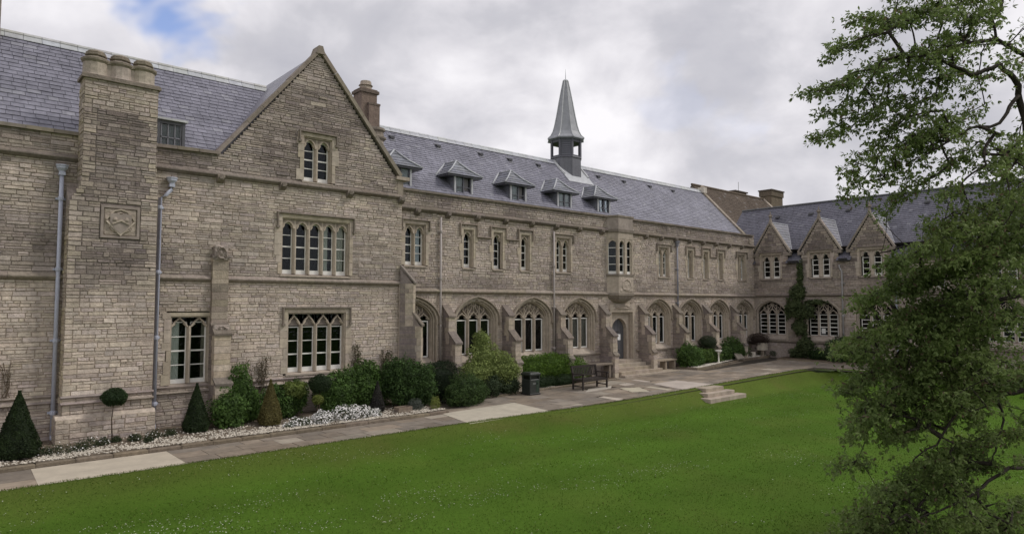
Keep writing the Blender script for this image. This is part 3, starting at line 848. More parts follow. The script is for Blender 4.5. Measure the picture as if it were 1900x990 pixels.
# lead dormer right of the tower
KD = (.085, .085, .095)
m = MB(); m.box(4.70, 5.56, 20.52, 21.9, 8.86, 8.92, lerp(LEAD, WHITE, .2)); m.box(4.76, 4.84, 20.58, 21.6, 8.04, 8.86, KD); m.box(5.42, 5.50, 20.58, 21.6, 8.04, 8.86, KD); m.box(4.84, 5.42, 20.60, 20.66, 8.04, 8.14, KD); m.box(4.84, 5.42, 20.60, 20.66, 8.76, 8.86, KD)
do = obj('dormer', m, 'lead', lr)
f = MB()
for xx in (4.86, 5.04, 5.22, 5.38): f.box(xx, xx + .03, 20.61, 20.65, 8.14, 8.76, (.20, .20, .22))
f.box(4.86, 5.40, 20.61, 20.65, 8.36, 8.39, (.2, .2, .22))
obj('window_frame', f, 'paint', do); p = MB(); p.box(4.86, 5.40, 20.635, 20.642, 8.14, 8.76); obj('pane', p, 'glass', do)
m = MB(); m.box(4.86, 5.40, 20.69, 20.70, 8.10, 8.8, (.38, .38, .42)); obj('blind', m, 'cloth', do)
m = MB(); m.bbox(.55, 1.335, 23.5, 24.3, 10.2, 12.9, .02, lerp(DRESS, TD, .64)); obj('chimney', m, 'stone', lr)
downpipe(lr, 2.52, YG, .2, 6.95)

# ---------------------------------------------------------------- chimney tower
YT = 19.78
tw = thing('chimney_tower', (3.7, YT, 0), 'square stone chimney tower with shield panel and three round shafts on top', 'tower', off=(3.7, YT, 0))
pn = (3.36, 4.19, 5.36, 6.14)
phole = rect_hole(pn[0] - .05, pn[1] + .05, pn[2] - .05, pn[3] + .05)
def tspan(z):
    if z < 6.1: a = 2.63
    else: a = 2.63 + .24 * sst(z, 6.1, 6.8)
    if z < .78: a = 2.50
    return sub([(a, 4.65 if z < 7 else 4.58, True, True)], [phole], z)
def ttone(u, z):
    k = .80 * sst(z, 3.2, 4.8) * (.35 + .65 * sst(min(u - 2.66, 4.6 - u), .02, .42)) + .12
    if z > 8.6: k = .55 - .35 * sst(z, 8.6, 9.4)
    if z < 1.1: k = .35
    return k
C4 = Courses((0, YT, 0), (1, 0, 0), (0, 0, 1), (0, -1, 0))
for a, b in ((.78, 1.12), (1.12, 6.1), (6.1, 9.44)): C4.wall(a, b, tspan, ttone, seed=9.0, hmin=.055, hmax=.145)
C4b = Courses((0, YT - .12, 0), (1, 0, 0), (0, 0, 1), (0, -1, 0)); C4b.wall(.05, .78, lambda z: [(2.50, 4.72, True, True)], ttone, seed=9.0, hmin=.055, hmax=.145)
C4.items += C4b.items; C4.back.add(C4b.back.v, C4b.back.f, MORT)
# left flank, and the plain right flank and back
for (x, y0_, y1_, z0, z1) in ((2.63, YT, YG + .3, .78, 6.1), (2.86, YT, 20.4, 6.1, 9.44), (2.50, YT - .12, YG + .3, .05, .78)):
    cc = Courses((x, y1_, 0), (0, -1, 0), (0, 0, 1), (-1, 0, 0)); ln = y1_ - y0_
    cc.wall(z0, z1, lambda z: [(0, ln, False, True)], lambda u, z: ttone(0, z) - .1, seed=2, lite=(.42, .36, .25))
    C4.items += cc.items; C4.back.add(cc.back.v, cc.back.f, MORT)
C4.back.box(2.67, 4.60, YT + .03, YT + .8, .05, 6.1, ST_D); C4.back.box(2.9, 4.55, YT + .03, 20.4, 6.1, 9.44, ST_D)
cc = Courses((4.58, YT, 0), (0, 1, 0), (0, 0, 1), (1, 0, 0)); cc.wall(6.1, 9.44, lambda z: [(0, .62, True, False)], ttone, seed=5)
C4.items += cc.items; C4.back.add(cc.back.v, cc.back.f, MORT)
C4.finish(tw, 'wall', 'stone', 'stone', 300)
m = MB(); m.xprism([(YT - .12, .76), (YT - .0, .86), (YT + .3, .86), (YT + .3, .76)], 2.50, 4.72, lerp(DRESS, ST_L, .5)); m.yprism([(2.50, .76), (2.63, .86), (2.9, .86), (2.9, .76)], YT - .0, YG + .2, DRESS)
obj('weathering', m, 'stone', tw); m = MB()
m.xprism([(YT + .01, 6.1), (YT + .01, 6.12), (YG + .2, 6.85), (YG + .2, 6.1)], 2.63, 2.86, lerp(ST_M, ST_D, .6)); obj('weathering', m, 'stone', tw)
for zz in (1.30, 1.14): string_course(tw, 'plinth_moulding', 2.60, 4.68, YT, zz, h=.06, out_=.06 if zz > 1.2 else .09, col=lerp(ST_M, ST_D, .55), weather=.1)
fm = MB(); a, b, c, d = pn
fm.ribbon([(a, c), (b, c), (b, d), (a, d)], .09, YT - .035, YT + .04, lerp(ST_M, ST_D, .6), closed=True, taper=.015)
fm.box(a, b, YT + .02, YT + .05, c, d, ST_D)
sp = obj('carved_panel', fm, 'ashlar', tw)
r_ = carving(a + .04, b - .04, c + .04, d - .04, YT + .01, 1.7, lerp(DRESS, ST_D, .42), 30, .05)
obj('foliage_relief', r_, 'stone', sp)
sh = MB(); sx, sz = (a + b) / 2, (c + d) / 2
sh.yprism([(sx - .25, sz + .20), (sx - .1, sz + .23), (sx, sz + .20), (sx + .1, sz + .23), (sx + .25, sz + .20), (sx + .24, sz - .02), (sx + .13, sz - .19), (sx, sz - .30), (sx - .13, sz - .19), (sx - .24, sz - .02)][::-1], YT - .07, YT, lerp(ST_M, ST_D, .4))
sh.ribbon([(sx - .32, sz + .02), (sx, sz - .33), (sx + .32, sz + .02)], .045, YT - .06, YT + .02, lerp(DRESS, ST_L, .5)); sh.ribbon([(sx - .33, sz + .06), (sx - .15, sz + .29), (sx, sz + .33), (sx + .15, sz + .29), (sx + .33, sz + .06)], .04, YT - .055, YT + .02, lerp(DRESS, ST_D, .1))
for q in (-1, 1): sh.lathe(sx + q * .13, YT - .07, [(.05, sz + .02), (.06, sz + .06), (.03, sz + .12)], 8, lerp(DRESS, ST_D, .4))
sh.ribbon([(sx - .2, sz - .05), (sx, sz + .05), (sx + .2, sz - .05)], .05, YT - .10, YT - .05, lerp(DRESS, ST_D, .15))
obj('shield', sh, 'ashlar', sp)
m = MB(); m.prism([(2.80, YT - .07), (4.64, YT - .07), (4.64, 20.45), (2.80, 20.45)], 9.42, 9.50, lerp(DRESS, TD, .7)); m.prism([(2.84, YT - .03), (4.60, YT - .03), (4.60, 20.42), (2.84, 20.42)], 9.50, 9.54, lerp(DRESS, TD, .6)); obj('string_course', m, 'stone', tw)
bm_ = MB(); bm_.box(3.0, 4.40, YT + .12, 20.35, 9.53, 9.90, lerp(ST_M, DRESS, .3)); bm_.box(2.95, 4.45, YT + .08, 20.38, 9.90, 9.985, lerp(DRESS, TD, .6))
cb = obj('shaft_base', bm_, 'stone', tw)
for i, cx in enumerate((3.14, 3.70, 4.25)):
    cyy = YT + .28
    m = MB(); cD = jit(lerp(ST_M, DRESS, .35), .06); cK = jit(lerp(DRESS, TD, .62), .06)
    m.lathe(cx, cyy, [(.325, 9.53), (.30, 9.58), (.29, 9.66), (.29, 9.88)], 12, cD, cap=False)
    m.lathe(cx, cyy, [(.29, 9.88), (.335, 9.93), (.345, 9.98), (.32, 10.0), (.26, 10.02)], 12, cK, cap=False)
    m.lathe(cx, cyy, [(.215, 10.0), (.205, 10.07)], 8, cD, cap=False)
    m.lathe(cx, cyy, [(.205, 10.06), (.255, 10.085), (.26, 10.12), (.225, 10.135), (.235, 10.17), (.20, 10.19), (.19, 10.215), (.14, 10.22), (.13, 10.1)], 8, cK, cap=False)
    obj('chimney_shaft', m, 'stone', tw)

# ---------------------------------------------------------------- main range
YM = 21.0
mr = thing('main_range', (25.5, YM, 0), 'long two-storey stone range with arched ground-floor windows, dormers and lead spire', 'building', off=(25.5, YM, 0))
AX = [13.62, 16.62, 19.67, 22.59, 28.62, 31.53, 34.36, 37.17]
lan = [16.20, 17.74, 19.28, 31.62, 33.17, 34.72]
two = [13.70, 21.62, 29.20, 37.05]
holes = [arch_hole(x, 1.06, 1.33, 3.0, .80) for x in AX]
holes += [rect_hole(x - .37, x + .37, 5.0, 6.66) for x in lan]
holes += [rect_hole(x - .55, x + .55, 5.0, 6.68) for x in two]
holes += [rect_hole(24.62, 26.38, 4.15, 7.3), rect_hole(24.86, 26.54, .6, 3.45)]
def mspan(z): return sub([(12.6, 38.6, False, False)], holes, z)
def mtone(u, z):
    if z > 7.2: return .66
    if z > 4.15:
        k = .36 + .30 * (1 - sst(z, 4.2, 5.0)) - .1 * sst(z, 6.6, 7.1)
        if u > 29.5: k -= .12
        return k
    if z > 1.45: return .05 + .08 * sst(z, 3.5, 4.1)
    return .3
C5 = Courses((0, YM, 0), (1, 0, 0), (0, 0, 1), (0, -1, 0))
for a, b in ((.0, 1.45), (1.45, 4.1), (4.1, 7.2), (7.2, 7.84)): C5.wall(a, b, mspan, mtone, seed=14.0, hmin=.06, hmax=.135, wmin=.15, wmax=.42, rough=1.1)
C5.finish(mr, 'wall', 'stone', 'stone', 300)
# arched windows: build one, copy the rest
w0 = arch_window(mr, AX[1], YM, 1.62, hw=1.05, H=1.40, rise=.80)
for i, x in enumerate(AX):
    if i != 1: wx = place(w0, mr, x, YM, 1.62)
    if i in (3, 4, 5):
        for li, cc_ in ((0, (.30, .27, .25)), (1, (.34, .31, .29))) if i != 5 else ((0, (.2, .15, .12)),):
            q = MB(); q.box(li * .59 - .22, li * .59 + .22, .33, .34, .05, 1.36, cc_); o = link('blind', mesh_of('blind', q.v, q.f, q.c, M['cloth']), wx)
for (wi, li, c, x0, x1) in ((3, 0, (.34, .31, .28), -.19, .19), (3, 1, (.30, .27, .25), -.19, .19), (4, 0, (.28, .24, .2), -.15, .19), (4, 1, (.30, .25, .2), -.15, .19)):
    pass
l0 = rect_window(mr, lan[0], YM, 5.10, 1, .50, .40, 1.50, 1.12, .28, 'lancet', 4, fr=.10, rail=.13, hood=False, depth=.26)
for x in lan[1:]: place(l0, mr, x, YM, 5.10)
t0 = rect_window(mr, two[0], YM, 5.10, 2, .46, .35, 1.52, 1.16, .26, 'lancet', 4, fr=.12, rail=.12, hood_drop=.3, curt={1: (-.16, .1, (.8, .84, .95))})
t1 = rect_window(mr, two[1], YM, 5.10, 2, .46, .35, 1.52, 1.16, .26, 'lancet', 4, fr=.12, rail=.12, hood_drop=.3)
for x in two[2:]: place(t1, mr, x, YM, 5.10)
# stepped label string that runs over each group of three lancets
for g in (lan[:3], lan[3:]):
    zt, zl = 6.80, 6.33
    p = [(g[0] - .42, zl)]
    for x in g:
        p += [(x - .42, zl), (x - .42, zt), (x + .42, zt), (x + .42, zl)]
    p = p[1:]
    h = MB(); h.ribbon(p, .06, YM - .09, YM, lerp(DRESS_D, ST_D, .2), taper=.01); obj('label_string', h, 'ashlar', mr)
for a, b in ((12.8, 24.7), (26.35, 38.5)):
    string_course(mr, 'string_course', a, b, YM, 4.10, h=.13, out_=.13)
    string_course(mr, 'string_course', a if a > 13 else 12.95, b, YM, 7.17, h=.15, out_=.15, col=lerp(DRESS, TD, .82))
for a, b in zip([12.9] + [x + 1.06 for x in AX[:3]] + [x + 1.06 for x in AX[4:]], []): pass
xs = [14.9, 17.95, 21.0, 24.0, 27.15, 29.9, 32.75, 35.65]
corb = [13.72, 15.15, 16.6, 18.1, 19.6, 21.1, 22.6, 24.2, 27.6, 28.9, 30.2, 31.5, 32.8, 34.15, 35.6, 37.0]
corbels(mr, corb, YM, 7.12, lerp(DRESS, TD, .82))
coping_line(mr, 'coping', [(12.85, 7.83), (24.7, 7.83)], YM - .10, YM + .3, .08, lerp(DRESS, TD, .76), .9)
coping_line(mr, 'coping', [(26.35, 7.83), (38.45, 7.83)], YM - .10, YM + .3, .08, lerp(DRESS, TD, .76), .9)
for i in range(len(xs)):
    if i == 0: continue
string_course(mr, 'plinth_moulding', 12.8, 24.3, YM, 1.30, h=.10, out_=.09, col=lerp(DRESS, TD, .64)); string_course(mr, 'plinth_moulding', 26.8, 38.5, YM, 1.30, h=.10, out_=.09, col=lerp(DRESS, TD, .64))
m = MB(); m.box(12.8, 24.3, YM - .09, YM, .0, .88, ST_M); m.box(26.9, 38.5, YM - .09, YM, .0, .88, ST_M); obj('plinth', m, 'stone', mr)
for x in [15.10, 18.12, 21.17, 24.18, 27.12, 30.06, 32.92, 35.82]:
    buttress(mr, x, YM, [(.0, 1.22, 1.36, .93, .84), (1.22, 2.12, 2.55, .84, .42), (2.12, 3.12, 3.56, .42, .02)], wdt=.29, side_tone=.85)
downpipe(mr, 14.80, YM, .3, 6.95, r=.045, hop=False, col=(.37, .33, .31)); downpipe(mr, 20.93, YM, 1.0, 6.85, r=.045, hop=False, col=(.36, .32, .30)); downpipe(mr, 30.3, YM, 3.0, 6.8, r=.045, hop=True, col=(.24, .24, .28))
# oriel above the door
oc = 25.5
pl = [(oc - .90, YM), (oc - .55, YM - .46), (oc + .55, YM - .46), (oc + .90, YM)]
def scaled(k, dy=0): return [(oc + (x - oc) * k, YM + (y - YM) * k - dy) for x, y in pl]
m = MB(); D1 = lerp(DRESS, ST_M, .25)
m.prism(pl + [(oc + .9, YM + .3), (oc - .9, YM + .3)], 4.12, 5.0, D1)
mt_ = MB(); mt_.prism(pl + [(oc + .9, YM + .3), (oc - .9, YM + .3)], 6.78, 7.12, D1); mt_.prism(pl + [(oc + .9, YM + .3), (oc - .9, YM + .3)], 7.22, 7.84, lerp(ST_M, ST_D, .4))
m.prism(scaled(1.07) + [(oc + .95, YM + .3), (oc - .95, YM + .3)], 4.98, 5.08, lerp(DRESS, TD, .76))
mt_.prism(scaled(1.09) + [(oc + .97, YM + .3), (oc - .97, YM + .3)], 7.10, 7.24, lerp(DRESS, TD, .76))
mt_.prism(scaled(1.08) + [(oc + .96, YM + .3), (oc - .96, YM + .3)], 7.84, 7.92, lerp(DRESS, TD, .64))
m.prism(scaled(1.04) + [(oc + .93, YM + .3), (oc - .93, YM + .3)], 4.05, 4.17, lerp(DRESS, TD, .64))
for k0, k1, za, zb in ((1.0, .95, 3.98, 4.05), (.93, .84, 3.88, 3.98), (.84, .62, 3.76, 3.88), (.60, .35, 3.70, 3.76)):
    a = scaled(k0); b = scaled(k1); n = 4
    m.add([(x, y, zb) for x, y in a] + [(x, y, za) for x, y in b], [(i, i + 1, n + i + 1, n + i) for i in range(3)] + [(0, 1, 2, 3), (7, 6, 5, 4)], jit(lerp(DRESS, TD, .72), .06))
ori = obj('oriel', m, 'ashlar', mr); obj('oriel_parapet', mt_, 'ashlar', mr)
def light_on(root, ax, ay, bx, by, n, z0, H):
    L_ = hypot(bx - ax, by - ay); ang = math.atan2(by - ay, bx - ax)
    s = MB(); pt = L_ / n; lw = pt - .16
    for i in range(n + 1):
        c_ = -L_ / 2 + i * pt; q = .08 if 0 < i < n else .07
        s.box(max(-L_ / 2, c_ - q), min(L_ / 2, c_ + q), 0, .17, 0, H, DRESS)
    for i in range(n): head_plate(s, -L_ / 2 + pt * (i + .5), lw / 2, H - .32, H, lancet, .24, .02, .15, pt / 2, lerp(DRESS, ST_D, .08))
    o = obj('oriel_window', s, 'ashlar', root, ((ax + bx) / 2, (ay + by) / 2, z0)); o.rotation_euler = (0, 0, ang)
    f = MB(); g = MB()
    for i in range(n):
        c_ = -L_ / 2 + pt * (i + .5); h_ = lw / 2 + .01
        f.ribbon([(c_ - h_, .02), (c_ + h_, .02), (c_ + h_, H - .06), (c_ - h_, H - .06)], .05, .10, .15, WHITE, closed=True)
        f.box(c_ - h_, c_ + h_, .095, .15, 0.0, .14, WHITE)
        for q in (.27, .5, .74): f.box(c_ - h_, c_ + h_, .11, .14, H * q, H * q + .03, WHITE)
        g.box(c_ - h_, c_ + h_, .125, .13, .02, H - .03)
    obj('sash_frame', f, 'paint', o); obj('pane', g, 'glass', o)
for (a, b), n in (((pl[0], pl[1]), 1), ((pl[1], pl[2]), 2), ((pl[2], pl[3]), 1)):
    light_on(mr, a[0], a[1], b[0], b[1], n, 5.08, 1.70)
m = carving(oc - .50, oc + .50, 4.22, 4.94, YM - .462, 8.8, lerp(DRESS, ST_M, .45), 26, .045); obj('carved_panel', m, 'stone', mr)
# door surround
m = MB(); dc = 25.70; hwd = .80
m.box(dc - .96, dc + .96, YM - .06, YM + .1, 3.36, 3.62, lerp(DRESS, ST_L, .3))
m.ribbon([(dc + .86, .9), (dc + .86, 3.30), (dc - .86, 3.30), (dc - .86, .9)], .15, YM - .05, YM + .12, DRESS, taper=.02)
m.ribbon([(dc + .76, .9), (dc + .76, 3.18), (dc - .76, 3.18), (dc - .76, .9)], .09, YM + .05, YM + .28, lerp(DRESS, ST_D, .25), taper=.02)
dw = .56
for i in range(12):
    pass
head = MB(); head_plate(head, 0, dw, 2.45, 3.16, lambda x, h, r: AR(x, h, r), .50, 0, .22, .74, lerp(DRESS, ST_M, .3), n=16)
m.add([(x + dc, y + YM + .16, z) for x, y, z in head.v], head.f, lerp(DRESS, ST_M, .35))
for sg in (-1, 1):
    a, b = sorted((dc + sg * dw, dc + sg * .75)); m.box(a, b, YM + .16, YM + .42, .9, 2.45, lerp(DRESS, ST_M, .3))
dsur = obj('door_surround', m, 'ashlar', mr)
m = carving(dc - .72, dc + .72, 3.39, 3.59, YM - .062, 2.2, lerp(DRESS, ST_M, .5), 22, .05); obj('carved_frieze', m, 'stone', dsur)
m = MB(); h = MB()
for i in range(5): m.box(dc - dw + i * dw * .4 + .006, dc - dw + (i + 1) * dw * .4 - .006, YM + .36, YM + .42, .95, 3.1, jit((.095, .095, .102), .06))  # grey darkened to put the recess's shade into the door colour
m.box(dc - dw, dc + dw, YM + .38, YM + .41, .95, 3.1, (.07, .07, .08))
do = obj('door', m, 'paint', mr)
m = MB()
for zz in (1.35, 2.25): m.box(dc - dw + .03, dc + .2, YM + .345, YM + .36, zz, zz + .05, (.03, .03, .03))
m.box(dc - .05, dc + .02, YM + .30, YM + .36, 1.72, 2.16, (.02, .02, .02)); m.tube([(dc - .015, YM + .3, 1.98), (dc - .10, YM + .28, 1.98)], .02, 6, (.02, .02, .02)); obj('door_handle', m, 'plastic', do)
m = MB(); m.box(dc + .10, dc + .31, YM + .350, YM + .358, 1.86, 2.15, (.85, .85, .85)); obj('paper_notice', m, 'paint', do)
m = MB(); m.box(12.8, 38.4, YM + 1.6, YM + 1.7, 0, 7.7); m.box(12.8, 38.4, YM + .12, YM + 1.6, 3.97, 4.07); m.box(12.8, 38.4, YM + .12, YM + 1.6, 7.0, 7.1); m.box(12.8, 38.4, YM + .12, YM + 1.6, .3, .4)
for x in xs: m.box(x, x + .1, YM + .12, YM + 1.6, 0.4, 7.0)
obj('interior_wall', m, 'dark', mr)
# roof
S46, C46 = sin(radians(46.2)), cos(radians(46.2))
RZ0, RY0 = 7.72, 21.18
RLEN = (11.05 - RZ0) / S46
RRY = RY0 + RLEN * C46
def roof_z(y): return RZ0 + (y - RY0) * S46 / C46
C6 = Courses((0, RY0, RZ0), (1, 0, 0), (0, C46, S46), (0, -S46, C46))
def mrs(t):
    z = RZ0 + t * S46
    a = GA[0] + (11.95 - z) / 3.93 * 3.12 - .3
    return [(a, 37.95, False, False)]
C6.slates(0, RLEN, mrs, ch=.155, wmin=.2, wmax=.28, col=(.200, .197, .242))
C6.finish(mr, 'roof', 'slate', 'slate', 300)
m = MB(); m.add([(10, RRY, 11.03), (37.95, RRY, 11.03), (37.95, 27.9, 7.6), (10, 27.9, 7.6)], [(0, 1, 2, 3)], SLATE); m.box(12.8, 38.3, 27.6, 27.8, 0, 7.8, ST_M)
m.xprism([(RY0, RZ0 - .2), (RRY, 10.95), (27.8, 7.6)], 37.8, 38.0, ST_M)
obj('back_slope', m, 'slate', mr)
x = 10.6
while x < 37.9:
    if not 24.6 < x < 26.05:
        m = MB(); c = jit(LEAD, .08); m.tube([(x, RRY, 11.07), (x + .48, RRY, 11.07)], .075, 7, c); m.xprism([(RRY - .2, 10.90), (RRY - .19, 10.93), (RRY, 11.13), (RRY + .2, 10.93), (RRY, 11.02)], x, x + .48, c)
        obj('ridge_tile', m, 'lead', mr)
    x += .49
# verge coping at the right end: stones along a yz line
n = 8
for i in range(n):
    a, b = i / n + .004, (i + 1) / n - .004
    ya, yb = RY0 - .25 + (RRY - RY0 + .25) * a, RY0 - .25 + (RRY - RY0 + .25) * b
    za, zb = roof_z(ya), roof_z(yb)
    m = MB(); m.xprism([(ya, za - .15), (yb, zb - .15), (yb, zb + .14), (ya, za + .14)], 37.96, 38.22, jit(lerp(DRESS, TD, .45), .1)); obj('coping', m, 'ashlar', mr)
m = MB(); m.box(37.9, 38.28, RRY - .32, RRY + .12, 10.9, 11.28, lerp(DRESS, WHITE, .3)); m.lathe(38.08, RRY - .1, [(.10, 11.28), (.13, 11.34), (.06, 11.40)], 8, DRESS); obj('kneeler', m, 'ashlar', mr)
for x in (14.35, 16.7, 19.1, 20.9, 22.8, 27.3, 29.5, 31.9, 34.2):
    m = MB(); y = RRY - .48; z = roof_z(y)
    m.add([(x - .1, y - .12, z - .05), (x + .1, y - .12, z - .05), (x + .1, y - .12, z + .05), (x - .1, y - .12, z + .05), (x - .1, y + .12, z + .12), (x + .1, y + .12, z + .12)], [(0, 1, 2, 3), (3, 2, 5, 4), (0, 3, 4), (1, 5, 2)], (.05, .05, .055))
    m.add([(x - .13, y - .2, roof_z(y - .2) + .03), (x + .13, y - .2, roof_z(y - .2) + .03), (x + .13, y + .15, roof_z(y + .15) + .03), (x - .13, y + .15, roof_z(y + .15) + .03)], [(0, 1, 2, 3)], (.12, .12, .14))
    obj('roof_vent', m, 'lead', mr)
# dormers
def dormer(x, label, open_):
    y = 21.60; hw = .47; ze = 8.87
    m = MB(); dk = (.10, .10, .115)
    for sg in (-1, 1):    # cheeks of small slates
        a = x + sg * hw
        zz = 7.95
        while zz < ze - .02:
            ya = y + .04; yb = RY0 + (zz + .06 - RZ0) * C46 / S46 + .1
            if yb > ya: m.box(min(a, a - sg * .05), max(a, a - sg * .05), ya, yb + .06, zz, min(ze, zz + .118), jit((.19, .195, .225), .1))
            zz += .12
    d = obj('dormer', m, 'slate', mr)
    f = MB()
    for sg in (-1, 1):
        a, b = sorted((x + sg * hw, x + sg * (hw - .07))); f.box(a, b, y - .02, y + .06, 7.93, ze, lerp(LEAD, WHITE, .15))
        a, b = sorted((x + sg * (hw - .07), x + sg * (hw - .12))); f.box(a, b, y, y + .05, 7.98, ze - .04, dk)
    f.box(x - hw, x + hw, y - .03, y + .08, 7.93, 8.0, dk); f.box(x - hw + .07, x + hw - .07, y, y + .05, ze - .07, ze, dk)
    f.box(x - .03, x + .03, y - .004, y + .05, 8.0, ze - .05, dk)
    f.box(x - hw + .1, x + hw - .1, y + .005, y + .04, 8.38, 8.41, dk)
    obj('window_frame', f, 'paint', d)
    for sg in (-1, 1):
        if sg == 1 and open_: continue
        p = MB(); a, b = sorted((x + sg * .03, x + sg * (hw - .12))); p.box(a, b, y + .02, y + .026, 8.0, ze - .07); obj('pane', p, 'glass', d)
    if open_:
        p = MB(); p.box(x + .04, x + .31, y + .10, y + .13, 8.0, ze - .08, (.16, .15, .15)); obj('dark_panel', p, 'paint', d)  # dark panel fills the half left without glass
    q = MB(); q.box(x - hw + .08, (x + hw - .08) if not open_ else x, y + .07, y + .09, 7.98, ze, (.62, .63, .70)); obj('blind', q, 'cloth', d)  # pale grey-lavender board set behind the panes to give them its tone
    # hipped roof with swept eaves
    W = .90; yf = y - .16; za = 9.56; ya = y + .50; zr = 8.86
    yE = RY0 + (zr - RZ0) * C46 / S46; yR = RY0 + (za - RZ0) * C46 / S46
    rf = MB(); c = (.19, .195, .225); k = 5
    def face(P0, P1, Q1, Q0, rows=5):        # strips of slates between eave line P and ridge line Q
        P0, P1, Q0, Q1 = map(Vector, (P0, P1, Q0, Q1)); nn = (P1 - P0).cross(Q0 - P0)
        if nn.length < 1e-6: nn = (P1 - P0).cross(Q1 - P0)
        nn.normalize()
        if nn.z < 0: nn = -nn
        for i in range(rows):
            a, b = i / rows, (i + 1) / rows
            sag = lambda t: -nn * (.06 * sin(pi * t))
            A0, A1 = P0.lerp(Q0, a) + sag(a), P1.lerp(Q1, a) + sag(a); B0, B1 = P0.lerp(Q0, b) + sag(b), P1.lerp(Q1, b) + sag(b)
            L_ = (A1 - A0).length; cnt = max(1, int(L_ / .26))
            for j in range(cnt):
                s0, s1 = j / cnt, (j + 1) / cnt
                e = nn * (.02 + R.uniform(0, .006))
                rf.add([A0.lerp(A1, s0) + e, A0.lerp(A1, s1) + e, B0.lerp(B1, s1) + nn * .004, B0.lerp(B1, s0) + nn * .004, A0.lerp(A1, s0), A0.lerp(A1, s1)], [(0, 1, 2, 3), (4, 5, 1, 0)], jit(c, .12))
    face((x - W, yf, zr), (x + W, yf, zr), (x, ya, za), (x, ya, za))
    face((x + W, yf, zr), (x + W, yE, zr), (x, yR, za), (x, ya, za))
    face((x - W, yE, zr), (x - W, yf, zr), (x, ya, za), (x, yR, za))
    rf.box(x - W + .03, x + W - .03, yf + .03, yE, zr - .06, zr - .012, dk)
    obj('dormer_roof', rf, 'slate', d)
    h = MB(); lc = LEAD
    for sg in (-1, 1):
        h.tube([(x + sg * W, yf, zr + .02), (x + sg * W * .5, yf + (ya - yf) * .5, (zr + za) / 2 - .03), (x, ya, za + .02)], .035, 6, lc)
        h.tube([(x + sg * W * 1.02, yE + .0, zr + .03), (x, yR, za + .02)], .045, 6, lc)
    h.tube([(x, ya, za + .02), (x, yR, za + .02)], .035, 6, lc)
    obj('lead_roll', h, 'lead', d, smooth=True)
    if label: d['label'] = label
for i, x in enumerate((13.42, 16.40, 19.42, 22.33, 25.13)):
    dormer(x, 'dormer with one dark light' if i in (1, 2) else None, i in (1, 2))
# spire (fleche) astride the ridge
fx, fy = 25.32, RRY
sp = MB(); r8 = pi / 8
sp.lathe(fx, fy, [(.86, 9.9), (.84, 11.28)], 8, (.15, .15, .17), rot=r8)
sp.lathe(fx, fy, [(.87, 11.26), (.89, 11.29), (.87, 11.33), (.83, 11.34)], 8, (.12, .12, .14), rot=r8)
fl = obj('spire', sp, 'slate', mr)
pst = MB()
for k in range(8):
    q = 2 * pi * k / 8 + r8; pst.box(fx + .80 * cos(q) - .055, fx + .80 * cos(q) + .055, fy + .80 * sin(q) - .055, fy + .80 * sin(q) + .055, 11.33, 12.32, (.11, .11, .13))
pst.lathe(fx, fy, [(.83, 12.12), (.83, 12.33)], 8, (.10, .10, .12), rot=r8)
pst.lathe(fx, fy, [(.83, 11.33), (.83, 11.42)], 8, (.10, .10, .12), rot=r8)
for k in range(8):
    if k % 2 == 1: continue
    q = 2 * pi * (k + .5) / 8 + r8; d = .80 * cos(pi / 8); tx, ty = -sin(q), cos(q); h_ = .80 * sin(pi / 8)
    pst.add([(fx + cos(q) * d + tx * s_, fy + sin(q) * d + ty * s_, z) for s_, z in ((-h_, 11.35), (h_, 11.35), (h_, 12.2), (-h_, 12.2))], [(0, 1, 2, 3)], (.15, .15, .175))
    for zz in np.arange(11.42, 12.1, .11): pst.add([(fx + cos(q) * (d + a_) + tx * s_, fy + sin(q) * (d + a_) + ty * s_, zz + b_) for s_, a_, b_ in ((-h_, .0, .08), (h_, .0, .08), (h_, .035, 0), (-h_, .035, 0))], [(0, 1, 2, 3)], (.14, .14, .165))
obj('lantern', pst, 'paint', fl)
cp = MB()
prof = [(.86, 12.26), (1.02, 12.30), (1.01, 12.36), (.86, 12.50), (.74, 12.72), (.64, 13.05), (.52, 13.6), (.39, 14.3), (.25, 15.0), (.14, 15.50), (.13, 15.53)]
cp.lathe(fx, fy, prof, 8, (.30, .305, .33), rot=r8)
co = obj('spire_cap', cp, 'lead', fl)
h = MB()
for k in range(8):
    q = 2 * pi * k / 8 + r8; h.tube([(fx + (r + .01) * cos(q), fy + (r + .01) * sin(q), z) for r, z in prof[1:]], .028, 5, lerp(LEAD, WHITE, .15))
h.lathe(fx, fy, [(.15, 15.5), (.16, 15.55), (.12, 15.6), (.02, 15.62), (.010, 16.0), (.004, 16.2)], 8, LEAD)
obj('lead_roll', h, 'lead', fl)
m = MB()
for sg in (-1, 1): m.tube([(fx + sg * .9, RRY - .75, roof_z(RRY - .75) + .05), (fx + sg * .95, RRY, 11.1)], .07, 6, lerp(LEAD, WHITE, .2))
m.add([(fx - .95, RRY - .02, 11.10), (fx + .95, RRY - .02, 11.1), (fx + .95, RRY - 1.15, roof_z(RRY - 1.15) + .035), (fx - .95, RRY - 1.15, roof_z(RRY - 1.15) + .035)], [(0, 1, 2, 3)], LEAD); obj('lead_flashing', m, 'lead', fl)
